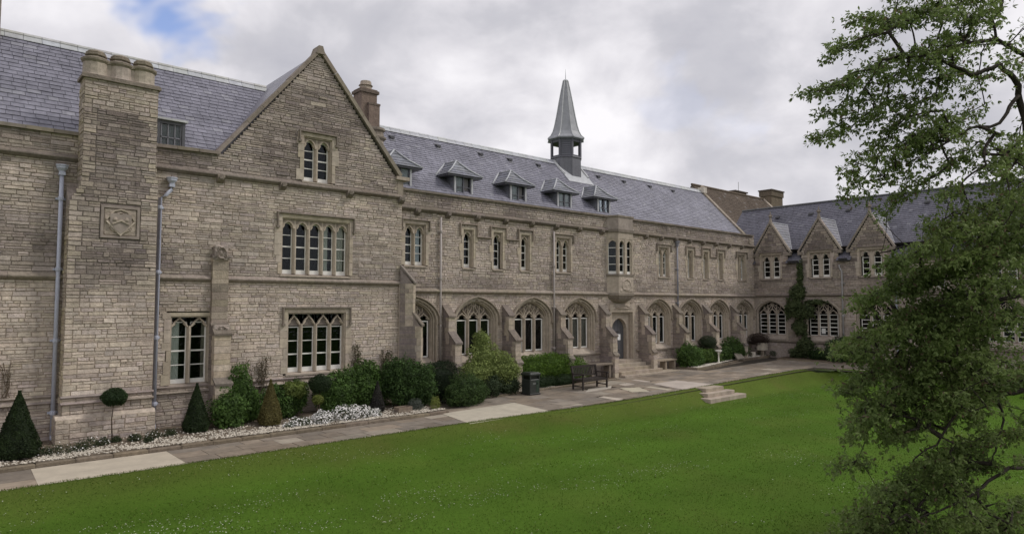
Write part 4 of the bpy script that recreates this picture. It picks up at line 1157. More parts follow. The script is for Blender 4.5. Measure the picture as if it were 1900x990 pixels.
# stacks behind the gable
m = MB(); bc = (.19, .145, .12)
m.bbox(13.05, 13.80, 24.1, 24.75, 10.4, 12.35, .03, bc); m.box(12.99, 13.86, 24.04, 24.8, 12.30, 12.42, (.15, .12, .10)); m.box(13.05, 13.8, 24.1, 24.75, 12.42, 12.48, bc)
m.lathe(13.42, 24.4, [(.25, 12.48), (.24, 12.62), (.30, 12.66), (.24, 12.7), (.22, 12.84), (.16, 12.85)], 10, lerp(DRESS, ST_D, .3)); m.box(13.35, 13.85, 23.98, 24.12, 10.4, 11.8, bc); m.box(13.33, 13.87, 23.96, 24.12, 11.8, 11.88, (.15, .12, .10))
obj('chimney', m, 'stone', mr)
m = MB(); m.lathe(13.16, 23.1, [(.34, 8.6), (.32, 10.05)], 10, lerp(DRESS, ST_M, .5)); m.lathe(13.16, 23.1, [(.32, 10.05), (.42, 10.13), (.43, 10.2), (.33, 10.26), (.31, 10.4), (.38, 10.46), (.37, 10.55), (.28, 10.58)], 10, lerp(DRESS, TD, .7)); obj('chimney_shaft', m, 'ashlar', mr)

# ---------------------------------------------------------------- side range (right), facade turned to the left
XW = 38.54
sr = thing('side_range', (XW, 11.0, 0), 'stone range across the court end with three small gables and finials', 'building', rz=-pi / 2, off=(10.0, 0, 0))
WM = Matrix.Translation((XW, 21.0, 0)) @ Matrix.Rotation(-pi / 2, 4, 'Z')
UA = [1.03, 4.10, 6.95, 9.85, 12.8, 15.7, 18.6]
UP = [1.10, 4.06, 6.82]
UD = [9.75, 12.75, 15.7, 18.6]
holes = [arch_hole(u, 1.0, 1.62, 3.05, .82) for u in UA] + [rect_hole(u - .68, u + .68, 5.12, 6.72) for u in UP] + [rect_hole(u - .68, u + .68, 4.38, 5.72) for u in UD]
GU = [1.12, 4.05, 6.80]
def sspan(z):
    if z < 6.17: return sub([(0, 23, False, False)], holes, z)
    out_ = []
    for g in GU:
        h = 1.06 if z < 6.75 else (8.52 - z) / (8.52 - 6.75) * 1.06
        if h > .05: out_ += sub([(g - h, g + h, True, True)], holes, z)
    return out_
def stone_t(u, z):
    if z > 5.0: return 1.05 - (.0 if z > 6.0 else .25)
    if z > 4.2: return .6
    return .5
C7 = Courses((0, 0, 0), (1, 0, 0), (0, 0, 1), (0, -1, 0), WM)
for a, b in ((0, 1.45), (1.45, 4.1), (4.1, 6.17), (6.17, 8.5)): C7.wall(a, b, sspan, stone_t, seed=21.0, hmin=.10, hmax=.17, wmin=.2, wmax=.55, rough=1.2, lite=lerp(ST_L, ST_M, .8), mid=lerp(ST_M, ST_D, .25), dk=lerp(ST_D, TD, .3))  # stone colours darkened to put in the shade of this sunless facade
C7.finish(sr, 'wall', 'stone', 'stone', 300)
DR2 = lerp(DRESS, ST_M, .45)
w1 = arch_window(sr, UA[0], 0, 1.84, hw=1.0, H=1.22, rise=.82, glaz='bars', hood=False, order=2, dressc=DR2)
for u in UA[1:]: place(w1, sr, u, 0, 1.84)
w2 = rect_window(sr, UP[0], 0, 5.20, 2, .60, .36, 1.42, 1.06, .28, 'lancet', 4, fr=.10, rail=.12, hood=True, hood_drop=.1, depth=.2, dressc=DR2)
for u in UP[1:]: place(w2, sr, u, 0, 5.20)
w3 = rect_window(sr, UD[0], 0, 4.45, 2, .60, .36, 1.18, .84, .28, 'lancet', 3, fr=.08, rail=.12, hood=False, depth=.2, dressc=DR2)
for u in UD[1:]: place(w3, sr, u, 0, 4.45)
m = MB(); m.box(UA[1] - .12, UA[1] + .1, .2, .21, 1.95, 2.25, (.7, .7, .68)); obj('paper_notice', m, 'paint', sr)
string_course(sr, 'string_course', 0, 23, 0, 4.14, h=.13, out_=.13, col=lerp(DRESS, TD, .82)); string_course(sr, 'plinth_moulding', 0, 23, 0, 1.42, h=.10, out_=.10, col=lerp(DRESS, TD, .76))
m = MB(); m.box(0, 23, -.09, 0, 0, 1.0, lerp(ST_M, ST_D, .4)); obj('plinth', m, 'stone', sr)
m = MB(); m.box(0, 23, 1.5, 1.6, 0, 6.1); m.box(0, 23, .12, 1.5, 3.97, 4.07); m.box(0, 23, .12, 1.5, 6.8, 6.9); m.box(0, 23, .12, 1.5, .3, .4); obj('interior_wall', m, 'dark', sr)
EV, EZ = -.18, 6.10
SLN = 3.85 / C46
C8 = Courses((0, EV, EZ), (1, 0, 0), (0, C46, S46), (0, -S46, C46), WM)
SLEN = (10.0 - EZ) / S46
def rs(t):
    z = EZ + t * S46; sp_ = [(-2.7 if z > 7.0 else .02, 23, False, False)]
    hs = []
    for g in GU:
        h = .98 if z < 6.75 else max(0, (8.45 - z) / (8.45 - 6.75) * .95)
        if h > 0.1 and z < 7.2: hs.append((lambda g, h: (lambda z_: (g - h, g + h)))(g, h))
    return sub(sp_, hs, z)
def stn(c, u, t): return lerp(c, (.12, .11, .10), .55 * (1 - sst(t, 0, 2.6)) * (.5 + .5 * sin(u * 2.1 + t)))
C8.slates(0, SLEN, rs, ch=.165, wmin=.2, wmax=.3, col=(.125, .122, .152), tone=stn)
C8.finish(sr, 'roof', 'slate', 'slate', 300)
RV = EV + SLEN * C46
m = MB(); m.add([(-2.7, RV, 10.0), (23, RV, 10), (23, 7.6, 6.1), (-2.7, 7.6, 6.1)], [(0, 1, 2, 3)], (.16, .16, .19)); m.box(-2.7, 23, 7.3, 7.5, 0, 6.2, ST_M); m.xprism([(0, 6.0), (RV, 9.9), (7.5, 6.1), (7.5, 0), (0, 0)], -2.68, -2.6, ST_M); m.xprism([(0, 6.0), (RV, 9.9), (7.5, 6.1), (7.5, 0), (0, 0)], 22.9, 22.98, ST_M); obj('back_slope', m, 'slate', sr)
x = -2.7
while x < 22.9:
    m = MB(); c = jit((.10, .10, .105), .1); m.tube([(x, RV, 10.03), (x + .48, RV, 10.03)], .075, 6, c); obj('ridge_tile', m, 'lead', sr); x += .49
for x in (.2, 2.35, 4.6, 6.0, 8.8):
    v = RV - .75; z = EZ + (v - EV) * S46 / C46; m = MB()
    m.add([(x - .12, v - .13, z - .05), (x + .12, v - .13, z - .05), (x + .12, v - .13, z + .05), (x - .12, v - .13, z + .05), (x - .12, v + .13, z + .14), (x + .12, v + .13, z + .14)], [(0, 1, 2, 3), (3, 2, 5, 4), (0, 3, 4), (1, 5, 2)], (.05, .05, .055)); obj('roof_vent', m, 'lead', sr)
for g in GU:
    zf, za = 6.68, 8.58
    rf = MB(); vr = EV + (za - EZ) * C46 / S46
    for sg in (-1, 1):
        vE = EV + (zf - EZ) * C46 / S46
        rows = 11; P0, P1 = Vector((g + sg * 1.14, -.02, zf)), Vector((g + sg * 1.14, vE, zf)); Q0, Q1 = Vector((g, -.02, za)), Vector((g, vr, za))
        nn = Vector((sg * (za - zf), 0, 1.14)).normalized()
        for i in range(rows):
            a, b = i / rows, (i + 1) / rows
            A0, A1, B0, B1 = P0.lerp(Q0, a), P1.lerp(Q1, a), P0.lerp(Q0, b), P1.lerp(Q1, b)
            cnt = max(1, int((A1 - A0).length / .26))
            for j in range(cnt):
                s0, s1 = j / cnt, (j + 1) / cnt; e = nn * (.022 + R.uniform(0, .006))
                rf.add([A0.lerp(A1, s0) + e, A0.lerp(A1, s1) + e, B0.lerp(B1, s1) + nn * .004, B0.lerp(B1, s0) + nn * .004, A0.lerp(A1, s0), A0.lerp(A1, s1)], [(0, 1, 2, 3), (4, 5, 1, 0)], jit((.21, .21, .24), .1))
    gb = obj('gablet_roof', rf, 'slate', sr)
    h = MB()
    for sg in (-1, 1): h.tube([(g + sg * 1.14, vE + .02, zf + .03), (g, vr, za + .03)], .04, 6, (.30, .30, .32))
    h.tube([(g, .0, za + .03), (g, vr, za + .03)], .04, 6, LEAD); obj('lead_roll', h, 'lead', gb)
    coping_line(sr, 'coping', [(g - 1.20, 6.66), (g, 8.54)], -.07, .16, .09, lerp(DR2, TD, .55), .55)
    coping_line(sr, 'coping', [(g, 8.54), (g + 1.20, 6.66)], -.07, .16, .09, lerp(DR2, TD, .45), .55)
    for sg in (-1, 1):
        m = MB(); m.box(g + sg * 1.12 - .12, g + sg * 1.12 + .12, -.08, .15, 6.52, 6.70, lerp(DR2, TD, .64)); obj('kneeler', m, 'ashlar', sr)
    m = MB(); m.lathe(g, .04, [(.13, 8.52), (.10, 8.68), (.07, 8.80), (.055, 8.90), (.11, 8.95), (.12, 9.0), (.05, 9.05), (.03, 9.2), (.012, 9.3)], 8, lerp(DR2, TD, .64)); m.box(g - .11, g + .11, .01, .07, 9.0, 9.06, lerp(DR2, TD, .64)); obj('finial', m, 'ashlar', sr)
cuts = [0.0] + sum([[g - 1.12, g + 1.12] for g in GU], []) + [23.0]
for a, b in zip(cuts[::2], cuts[1::2]):
    if b - a < .1: continue
    m = MB(); m.xprism([(-.16, 6.10), (-.27, 6.12), (-.28, 6.2), (-.26, 6.2), (-.25, 6.14), (-.16, 6.13)], a + .02, b - .02, (.04, .04, .045)); m.box(a + .02, b - .02, -.16, 0, 6.02, 6.10, (.05, .045, .04)); obj('gutter', m, 'plastic', sr)
downpipe(sr, 5.30, 0, .5, 5.75, r=.045, hop=False, bend=-.12, col=(.32, .31, .31)); downpipe(sr, 8.05, 0, .5, 5.75, r=.05, hop=False, bend=-.12, col=(.33, .35, .42))

# ---------------------------------------------------------------- tiled building behind
tb = thing('tiled_building', (48, 24.8, 0), 'building behind the far corner with brown tiled roof and two chimneys', 'building', off=(48, 24.8, 0))
sB, cB = sin(radians(47)), cos(radians(47))
C9 = Courses((0, 24.9, 9.15), (1, 0, 0), (0, cB, sB), (0, -sB, cB))
C9.slates(0, 4.6, lambda t: [(42.6, 53.2, False, False)], ch=.2, wmin=.2, wmax=.26, col=(.105, .083, .066))
C9.finish(tb, 'roof', 'tile', 'stone', 120)
yr = 24.9 + 4.6 * cB; zr = 9.15 + 4.6 * sB
m = MB(); m.box(42.8, 53.1, 25.1, yr + 3, 0, 9.2, ST_M); m.xprism([(25.0, 9.1), (yr, zr - .05), (yr + 3.1, 9.1)], 42.65, 53.15, ST_D); m.add([(42.6, yr, zr), (53.2, yr, zr), (53.2, yr + 3.2, 9.1), (42.6, yr + 3.2, 9.1)], [(0, 1, 2, 3)], (.12, .09, .07)); obj('wall', m, 'stone', tb)
m = MB(); m.tube([(42.6, yr, zr + .04), (53.2, yr, zr + .04)], .1, 7, (.14, .11, .085)); obj('ridge', m, 'stone', tb)
m = MB()
m.xprism([(24.8, 8.95), (yr, zr - .1), (yr, zr + .12), (24.8, 9.25)], 53.15, 53.45, lerp(DRESS, ST_M, .3)); obj('coping', m, 'ashlar', tb)
m = MB(); m.box(53.6, 55.6, 27.5, 28.5, 9, 12.85, (.15, .12, .09)); m.box(53.53, 55.67, 27.43, 28.57, 12.85, 13.3, (.13, .105, .08)); m.box(53.47, 55.73, 27.37, 28.63, 13.3, 13.4, (.10, .08, .065)); obj('chimney', m, 'stone', tb)
m = MB(); m.box(49.4, 51.2, yr + .4, yr + 1.4, 11.5, 12.86, (.17, .14, .11)); m.box(49.3, 51.3, yr + .3, yr + 1.5, 12.86, 12.96, (.10, .08, .065)); m.tube([(51.0, yr + 1, 12.9), (51.0, yr + 1, 13.9)], .02, 5, (.3, .3, .3)); obj('chimney', m, 'stone', tb)
# ================================================================= GROUND
def gz(x): return 0.018 * max(0.0, x - 12.0)
def edge(x):                      # y of the line where paving meets lawn
    if x < 11: return 16.40
    if x < 19.5: return 16.40 - .75 * sst(x, 11, 19.5)
    if x < 32.6: return 15.65
    return 15.65 - (x - 32.6) * .2
LX = 34.4
def lawn_z(x, y):
    e = edge(x)
    d = e - y
    if x > 31: d = min(d, (LX - x) * .9 + max(0, 15.2 - y) * 0)
    z = gz(x) + .015
    low = -.25 + .05 * fbm(x * .15, y * .15)
    z = z + (low - z) * sst(d, .02, 2.0 if x < 16 else 1.15)
    return z
def structure(o): return tag(o, kind='structure')

GRASS = (0.066, 0.128, 0.014)
GB = .012
m = MB(); m.add([(-400, -400, -.8), (500, -400, -.8), (500, 500, -.8), (-400, 500, -.8)], [(0, 1, 2, 3)], (.07, .11, .025)); structure(obj('ground', m, 'grass'))
xs_ = np.concatenate([np.arange(-60, -6, 3.0), np.arange(-6, LX - .01, .4), [LX]])
m = MB(); ny = 60; vs = []; cs = []
for x in xs_:
    e = edge(x) - (0 if x < 32.6 else (x - 32.6) ** 2 * .35)
    for j in range(ny + 1):
        t_ = (j / ny) ** 1.8; y = e - t_ * 80
        vs.append((x, y, lawn_z(x, y) - (.12 if j == 0 else 0)))
        k = 1 + .10 * fbm(x * .25, y * .25, 2)
        # faint mowing bands and the worn, yellower turf by the paving
        band = .5 + .5 * sin((x * .10 + y * 1.0) * 2.6)
        k *= .93 + .11 * sst(band, .25, .75)
        wv = .45 * (1 - sst(edge(x) - y, .2, 2.2)) + .35 * max(0, fbm(x * .5 + 9, y * .5, 1))
        c = lerp(GRASS, (.105, .105, .03), min(.8, wv)); cs.append(tuple(q * k for q in c))
nx = len(xs_)
fs = [(i * (ny + 1) + j, i * (ny + 1) + j + 1, (i + 1) * (ny + 1) + j + 1, (i + 1) * (ny + 1) + j) for i in range(nx - 1) for j in range(ny)]
fs = [f[::-1] for f in fs]
# side skirts so the lawn reads as turf
me = mesh_of('lawn', vs, fs, cs, M['grass'], True); lawn = link('lawn', me); structure(lawn)
me.polygons.foreach_set('use_smooth', [True] * len(me.polygons))

# ---- paving base and slabs
m = MB()
for i in range(-30, 45):
    a, b = float(i), i + 1.0
    if a >= 39: break
    y0a = edge(a) - .3 if a < LX - .2 else -30; y0b = edge(b) - .3 if b < LX + .7 else -30
    if a < LX - .2 and b > LX: y0b = edge(a) - .3
    m.add([(a, y0a, gz(a) - .035), (b, y0b, gz(b) - .035), (b, 21.0, gz(b) - .035), (a, 21.0, gz(a) - .035)], [(0, 1, 2, 3)], (.075, .066, .055))
m.add([(33.9, -30, gz(34) - .032), (38.6, -30, gz(38.6) - .032), (38.6, 16, gz(38.6) - .032), (33.9, 16, gz(34) - .032)], [(0, 1, 2, 3)], (.075, .066, .055))
path = structure(obj('path', m, 'soil'))
PATCH = [[(1.85, 16.3), (4.6, 16.3), (4.62, 18.1), (1.9, 18.1)], [(12.5, 16.1), (15.75, 15.9), (16.1, 18.15), (12.95, 18.15)],
         [(19.8, 18.05), (21.35, 18.05), (22.0, 18.55), (20.6, 18.6)], [(21.05, 16.7), (21.7, 16.35), (22.35, 17.4), (21.6, 17.8)],
         [(23.0, 15.65), (25.2, 15.65), (25.3, 17.6), (23.6, 17.6)], [(19.05, 15.85), (19.5, 15.9), (19.45, 16.8), (19.15, 16.8)],
         [(23.9, 18.2), (24.2, 18.2), (24.3, 19.1), (24.0, 19.1)], [(22.3, 18.1), (23.0, 18.1), (23.1, 18.6), (22.5, 18.6)], [(22.4, 16.0), (22.75, 16.0), (22.9, 17.2), (22.55, 17.2)]]
def poly_hole(P):
    def f(y):
        xs = []
        for (xa, ya), (xb, yb) in zip(P, P[1:] + P[:1]):
            if (ya - y) * (yb - y) < 0: xs.append(xa + (xb - xa) * (y - ya) / (yb - ya))
        return (min(xs), max(xs)) if len(xs) >= 2 else None
    return f
pholes = [poly_hole(P) for P in PATCH]
def pspan(y):
    # left limit from the lawn edge
    a = -8.0
    if y < 16.38:
        a = 11.0
        while edge(a) > y - .02 and a < 22: a += .1
        if edge(a) > y - .01: a = 19.5
    b = 38.4
    if y > 18.12: a = 13.25
    if y > 19.62: a = 23.9
    if y > 19.15: b = 29.4 + (y - 19.15) * 6.5 if y < 19.95 else 29.3
    sp_ = [(a, b, False, False)] if b > a else []
    return sub(sp_, pholes, y)
C10 = Courses((0, 0, 0), (1, 0, 0), (0, 1, 0), (0, 0, 1))
def lay(C, y0, y1, span, wmin, wmax, hmin, hmax):
    y = y0
    while y < y1 - .01:
        h = min(R.uniform(hmin, hmax), y1 - y)
        if y1 - y - h < .2: h = y1 - y
        for a, b, _, _ in span(y + (h / 2 if y > 16.3 else .04)):
            u = a + 0
            while u < b - .01:
                wd = R.uniform(wmin, wmax)
                if b - u - wd < .25: wd = b - u
                k = 1 + R.gauss(0, .10); c = lerp((.235, .192, .150), (.20, .175, .150), R.random())
                if R.random() < .05: c = (.33, .29, .24)
                C.piece(u, u + wd, y, y + h, .004, .006, R.uniform(0, .008), -.03, tuple(q * k for q in c), .003)
                u += wd
        y += h
lay(C10, 15.62, 16.39, pspan, .5, 1.25, .2, .3); lay(C10, 16.39, 18.1, pspan, .5, 1.25, .45, .8); lay(C10, 18.1, 19.6, pspan, .5, 1.25, .45, .8); lay(C10, 19.6, 21.0, pspan, .5, 1.25, .45, .8)
lay(C10, -8, 15.6, lambda y: [(LX + .05, 38.3, False, False)], .5, 1.2, .5, .8)
for it in C10.items:
    for v in it[0]: v.z += gz(v.x)
C10.finish(None, '', 'paving_slab', 'paving', 300, back_obj=path)
for P in PATCH:
    n = len(P); z = lambda x, o: gz(x) + o
    m = MB(); j = [(x + R.uniform(-.015, .015), y + R.uniform(-.015, .015)) for x, y in P]
    m.add([(x, y, z(x, -.03)) for x, y in j] + [(x, y, z(x, .010)) for x, y in j], [(i, (i + 1) % n, n + (i + 1) % n, n + i) for i in range(n)] + [tuple(range(n, 2 * n))], jit((.46, .41, .34), .05))
    o = obj('concrete_slab', m, 'concrete', path)

# ---- beds, kerbs, gravel
def bed_sheet(P, zf, col, m_='soil'):
    m = MB(); n = len(P); m.add([(x, y, zf(x, y)) for x, y in P], [tuple(range(n))], col); return m
lbz = lambda x, y: .10 + .13 * sst(y, 18.4, 20.2) + gz(x)
def quad_sheet(x0, x1, y0, y1, zf, col, nx=30, ny=4, yf=None):
    m = MB(); vs = [(x0 + (x1 - x0) * i / nx, (yf(x0 + (x1 - x0) * i / nx) if yf else y0) + (y1 - (yf(x0 + (x1 - x0) * i / nx) if yf else y0)) * j / ny, 0) for i in range(nx + 1) for j in range(ny + 1)]
    vs = [(x, y, zf(x, y)) for x, y, _ in vs]
    m.add(vs, [(i * (ny + 1) + j, (i + 1) * (ny + 1) + j, (i + 1) * (ny + 1) + j + 1, i * (ny + 1) + j + 1) for i in range(nx) for j in range(ny)], col); return m
structure(obj('flower_bed', quad_sheet(-8, 13.25, 18.3, 20.5, lbz, (.16, .13, .10)), 'soil'))
mbz = lambda x, y: .06 + gz(x)
structure(obj('flower_bed', quad_sheet(13.2, 23.9, 19.75, 21.1, mbz, (.10, .075, .055)), 'soil'))
rk = lambda x: 19.15 + .85 * sst(x, 29.3, 35.5) if x < 38.5 else 20
rbz = lambda x, y: .09 + gz(x)
structure(obj('flower_bed', quad_sheet(29.4, 38.5, 0, 21.1, rbz, (.10, .075, .055), yf=lambda x: rk(x) + .1), 'soil'))
structure(obj('flower_bed', quad_sheet(37.2, 38.5, -5, 19.0, lambda x, y: .07 + gz(x), (.10, .075, .055)), 'soil'))
km = MB(); km.box(-8, 13.2, 18.16, 18.28, -.05, .05, (.1, .09, .08)); kerb = structure(obj('kerb', km, 'stone'))
def kerb_run(pts, w_, h):
    for (xa, ya), (xb, yb) in zip(pts, pts[1:]):
        L_ = hypot(xb - xa, yb - ya); n = max(1, round(L_ / .75)); dx, dy = (xb - xa) / L_, (yb - ya) / L_
        for i in range(n):
            a, b = L_ * i / n + .006, L_ * (i + 1) / n - .006
            P = [(xa + dx * s_ - dy * o_, ya + dy * s_ + dx * o_) for s_, o_ in ((a, 0), (b, 0), (b, w_), (a, w_))]
            m = MB(); z = gz(xa + dx * (a + b) / 2); j = R.uniform(-.008, .008)
            Q = [(x + (P[(k + 2) % 4][0] - x) * .06, y + (P[(k + 2) % 4][1] - y) * .1) for k, (x, y) in enumerate(P)]
            m.add([(x, y, z - .05) for x, y in P] + [(x, y, z + h - .02 + j) for x, y in P] + [(x, y, z + h + j) for x, y in Q], [(k, (k + 1) % 4, 4 + (k + 1) % 4, 4 + k) for k in range(4)] + [(4 + k, 4 + (k + 1) % 4, 8 + (k + 1) % 4, 8 + k) for k in range(4)] + [(8, 9, 10, 11)], jit((.185, .152, .115), .14))
            obj('kerb_stone', m, 'stone', kerb)
kerb_run([(-4, 18.12), (13.2, 18.12)], .18, .10)
kerb_run([(13.2, 18.12), (13.25, 19.6)], .15, .10)
kerb_run([(13.6, 19.62), (23.8, 19.62)], .14, .08)
kerb_run([(29.35, 20.6), (29.35, 19.15), (31, 19.2), (33, 19.55), (35.5, 19.98), (38.3, 19.95)], .13, .10)
kerb_run([(37.15, 18.9), (37.15, 8)][::-1], .12, .08)
def pebbles(name, pts, zf, smin, smax, col, zoff=0.0):
    n = len(pts); o8 = np.array([(1, 0, 0), (0, 1, 0), (-1, 0, 0), (0, -1, 0), (0, 0, .75), (0, 0, -.5)], float)
    f8 = np.array([(0, 1, 4), (1, 2, 4), (2, 3, 4), (3, 0, 4), (1, 0, 5), (2, 1, 5), (3, 2, 5), (0, 3, 5)])
    s_ = NR.uniform(smin, smax, (n, 1, 1)); a = NR.uniform(0, 2 * pi, n); st = NR.uniform(.6, 1.4, (n, 1))
    V = o8[None] * s_; V[:, :, 0] *= st; V += NR.normal(0, .2, V.shape) * s_ * .6
    ca, sa = np.cos(a)[:, None], np.sin(a)[:, None]; x = V[:, :, 0] * ca - V[:, :, 1] * sa; y = V[:, :, 0] * sa + V[:, :, 1] * ca
    z = np.array([zf(px, py) for px, py in pts])[:, None] + V[:, :, 2] + s_[:, :, 0] * .3 + zoff
    V = np.stack([x + pts[:, 0:1], y + pts[:, 1:2], z], 2).reshape(-1, 3)
    F = (f8[None] + 6 * np.arange(n)[:, None, None]).reshape(-1, 3)
    C = np.repeat(np.array(col)[None] * NR.uniform(.72, 1.08, (n, 1)), 6, 0)
    return tag(np_obj(name, V, F, C, 'gravel'), 'white stone chippings spread over ' + ('the bed along the gabled wing' if zoff == 0 else 'the edge of the corner bed' if zoff == .002 else 'the edge of the bed behind the litter bin'), 'gravel', kind='stuff')
p_ = np.stack([NR.uniform(-3, 13.2, 11500), 18.3 + np.abs(NR.normal(0, .65, 11500))], 1); p_ = p_[p_[:, 1] < 20.3]
keep = NR.random(len(p_)) < np.clip(1.05 - (p_[:, 1] - 18.3) * .75, .06, 1) * np.array([np.clip(.75 + 1.3 * fbm(x * .9, y * 2.2, 7), .15, 1) for x, y in p_]); pebbles('gravel', p_[keep], lbz, .018, .042, (.60, .545, .46))
xx = NR.uniform(29.6, 38.2, 6000); p_ = np.stack([xx, np.array([rk(x) for x in xx]) + .13 + np.abs(NR.normal(0, .32, 6000))], 1); pebbles('gravel', p_, rbz, .02, .045, (.64, .59, .51), .002)
p_ = np.stack([NR.uniform(13.4, 19.8, 1800), 19.76 + np.abs(NR.normal(0, .15, 1800))], 1); pebbles('gravel', p_, mbz, .018, .04, (.62, .57, .49), .003)

# ---- steps
def steps(name, label, rows, col, m_='paving'):
    root = thing(name, (rows[0][0] + 1, rows[0][2], gz(rows[0][0])), label, 'steps', off=(rows[0][0] + 1, rows[0][2], gz(rows[0][0])))
    for (x0, x1, y0, y1, z0, z1) in rows:
        n = max(1, round((x1 - x0) / 1.1))
        for i in range(n):
            a, b = x0 + (x1 - x0) * i / n + .003, x0 + (x1 - x0) * (i + 1) / n - .003
            m = MB(); m.bbox(a, b, y0, y1, z0, z1, .012, jit(col, .08)); obj('step_stone', m, m_, root)
    return root
SC_ = (.36, .305, .245)
steps('door_steps', 'broad flight of stone steps rising to the arched grey door', [(24.35, 28.7, 19.72, 20.95, .1, .33), (24.40, 27.6, 19.98, 20.95, .33, .48), (24.44, 27.0, 20.24, 20.95, .48, .635), (24.48, 26.95, 20.5, 21.0, .635, .79), (24.52, 26.93, 20.76, 21.4, .79, .94)], SC_)
steps('garden_steps', 'three low stone steps from the paving down to the lawn', [(23.72, 25.05, 15.10, 15.66, -.5, .235), (23.42, 25.42, 14.82, 15.66, -.5, .08), (23.12, 25.82, 14.52, 15.66, -.5, -.075)], SC_)

# ================================================================= PLANTS
def leaves(n, P, Nrm, ln, wd, colA, colB, rnd=.55, clump=None, fold=.25):
    """n leaf blades at points P facing Nrm; returns V,F,C (two triangles folded along the midrib)"""
    nn = Nrm + NR.normal(0, rnd, (n, 3)); nn /= np.linalg.norm(nn, axis=1, keepdims=True) + 1e-9
    d = NR.normal(0, 1, (n, 3)); d -= (d * nn).sum(1, keepdims=True) * nn; d /= np.linalg.norm(d, axis=1, keepdims=True) + 1e-9
    s_ = np.cross(nn, d)
    l_ = ln * NR.uniform(.6, 1.25, (n, 1)); w_ = wd * NR.uniform(.7, 1.2, (n, 1))
    V = np.stack([P - d * l_ * .5, P + s_ * w_ * .5 - nn * w_ * fold, P + d * l_ * .5, P - s_ * w_ * .5 - nn * w_ * fold], 1).reshape(-1, 3)
    b = 4 * np.arange(n)[:, None]
    F = np.concatenate([b + np.array([[0, 1, 2]]), b + np.array([[0, 2, 3]])], 1).reshape(-1, 3)
    k = NR.uniform(0, 1, (n, 1)) * .6 + (clump[:, None] if clump is not None else NR.uniform(0, 1, (n, 1))) * .4
    C = np.array(colA)[None] * (1 - k) + np.array(colB)[None] * k
    C = C * NR.uniform(.8, 1.2, (n, 1))
    return V, F, np.repeat(C, 4, 0)
def nz3(P, s, seed=0.0):
    x, y, z = (P * s + seed).T
    return (np.sin(x * 1.7 + 1.3 * np.sin(y * 2.1 + seed)) + np.sin(y * 2.3 + 1.7 * np.sin(z * 1.9)) + np.sin(z * 2.9 + 1.1 * np.sin(x * 2.7))) / 3
def blob_points(n, c, r, sq=2.0, lump=.18, shell=.35, seed=0.0, bottom=-.9):
    d = NR.normal(0, 1, (n, 3)); d /= np.linalg.norm(d, axis=1, keepdims=True)
    d = d[d[:, 2] > bottom]
    if sq != 2.0: d = d / ((np.abs(d) ** sq).sum(1, keepdims=True) ** (1 / sq))
    base = 1 + lump * nz3(d, 2.6, seed) + lump * .5 * nz3(d, 6.5, seed + 3)
    rad = base * (1 - shell * NR.random(len(d)) ** 1.8)
    P = d * rad[:, None] * np.array(r)[None] + np.array(c)[None]
    Nn = d / np.array(r)[None]; Nn /= np.linalg.norm(Nn, axis=1, keepdims=True)
    return P, Nn
def core(c, r, sq, lump, seed, col, k=.80):
    """leafy inner mass, a lumpy closed surface"""
    m = MB(); nu, nv = 22, 12; vs = []
    for j in range(nv + 1):
        th = pi * j / nv
        for i in range(nu):
            ph = 2 * pi * i / nu; d = np.array([sin(th) * cos(ph), sin(th) * sin(ph), cos(th)])
            if sq != 2.0: d = d / ((np.abs(d) ** sq).sum() ** (1 / sq))
            b = (1 + lump * nz3(d[None], 2.6, seed)[0]) * k
            vs.append(tuple(d * b * np.array(r) + np.array(c)))
    fs = [(j * nu + i, (j + 1) * nu + i, (j + 1) * nu + (i + 1) % nu, j * nu + (i + 1) % nu) for j in range(nv) for i in range(nu)]
    m.add(vs, fs, col); return m
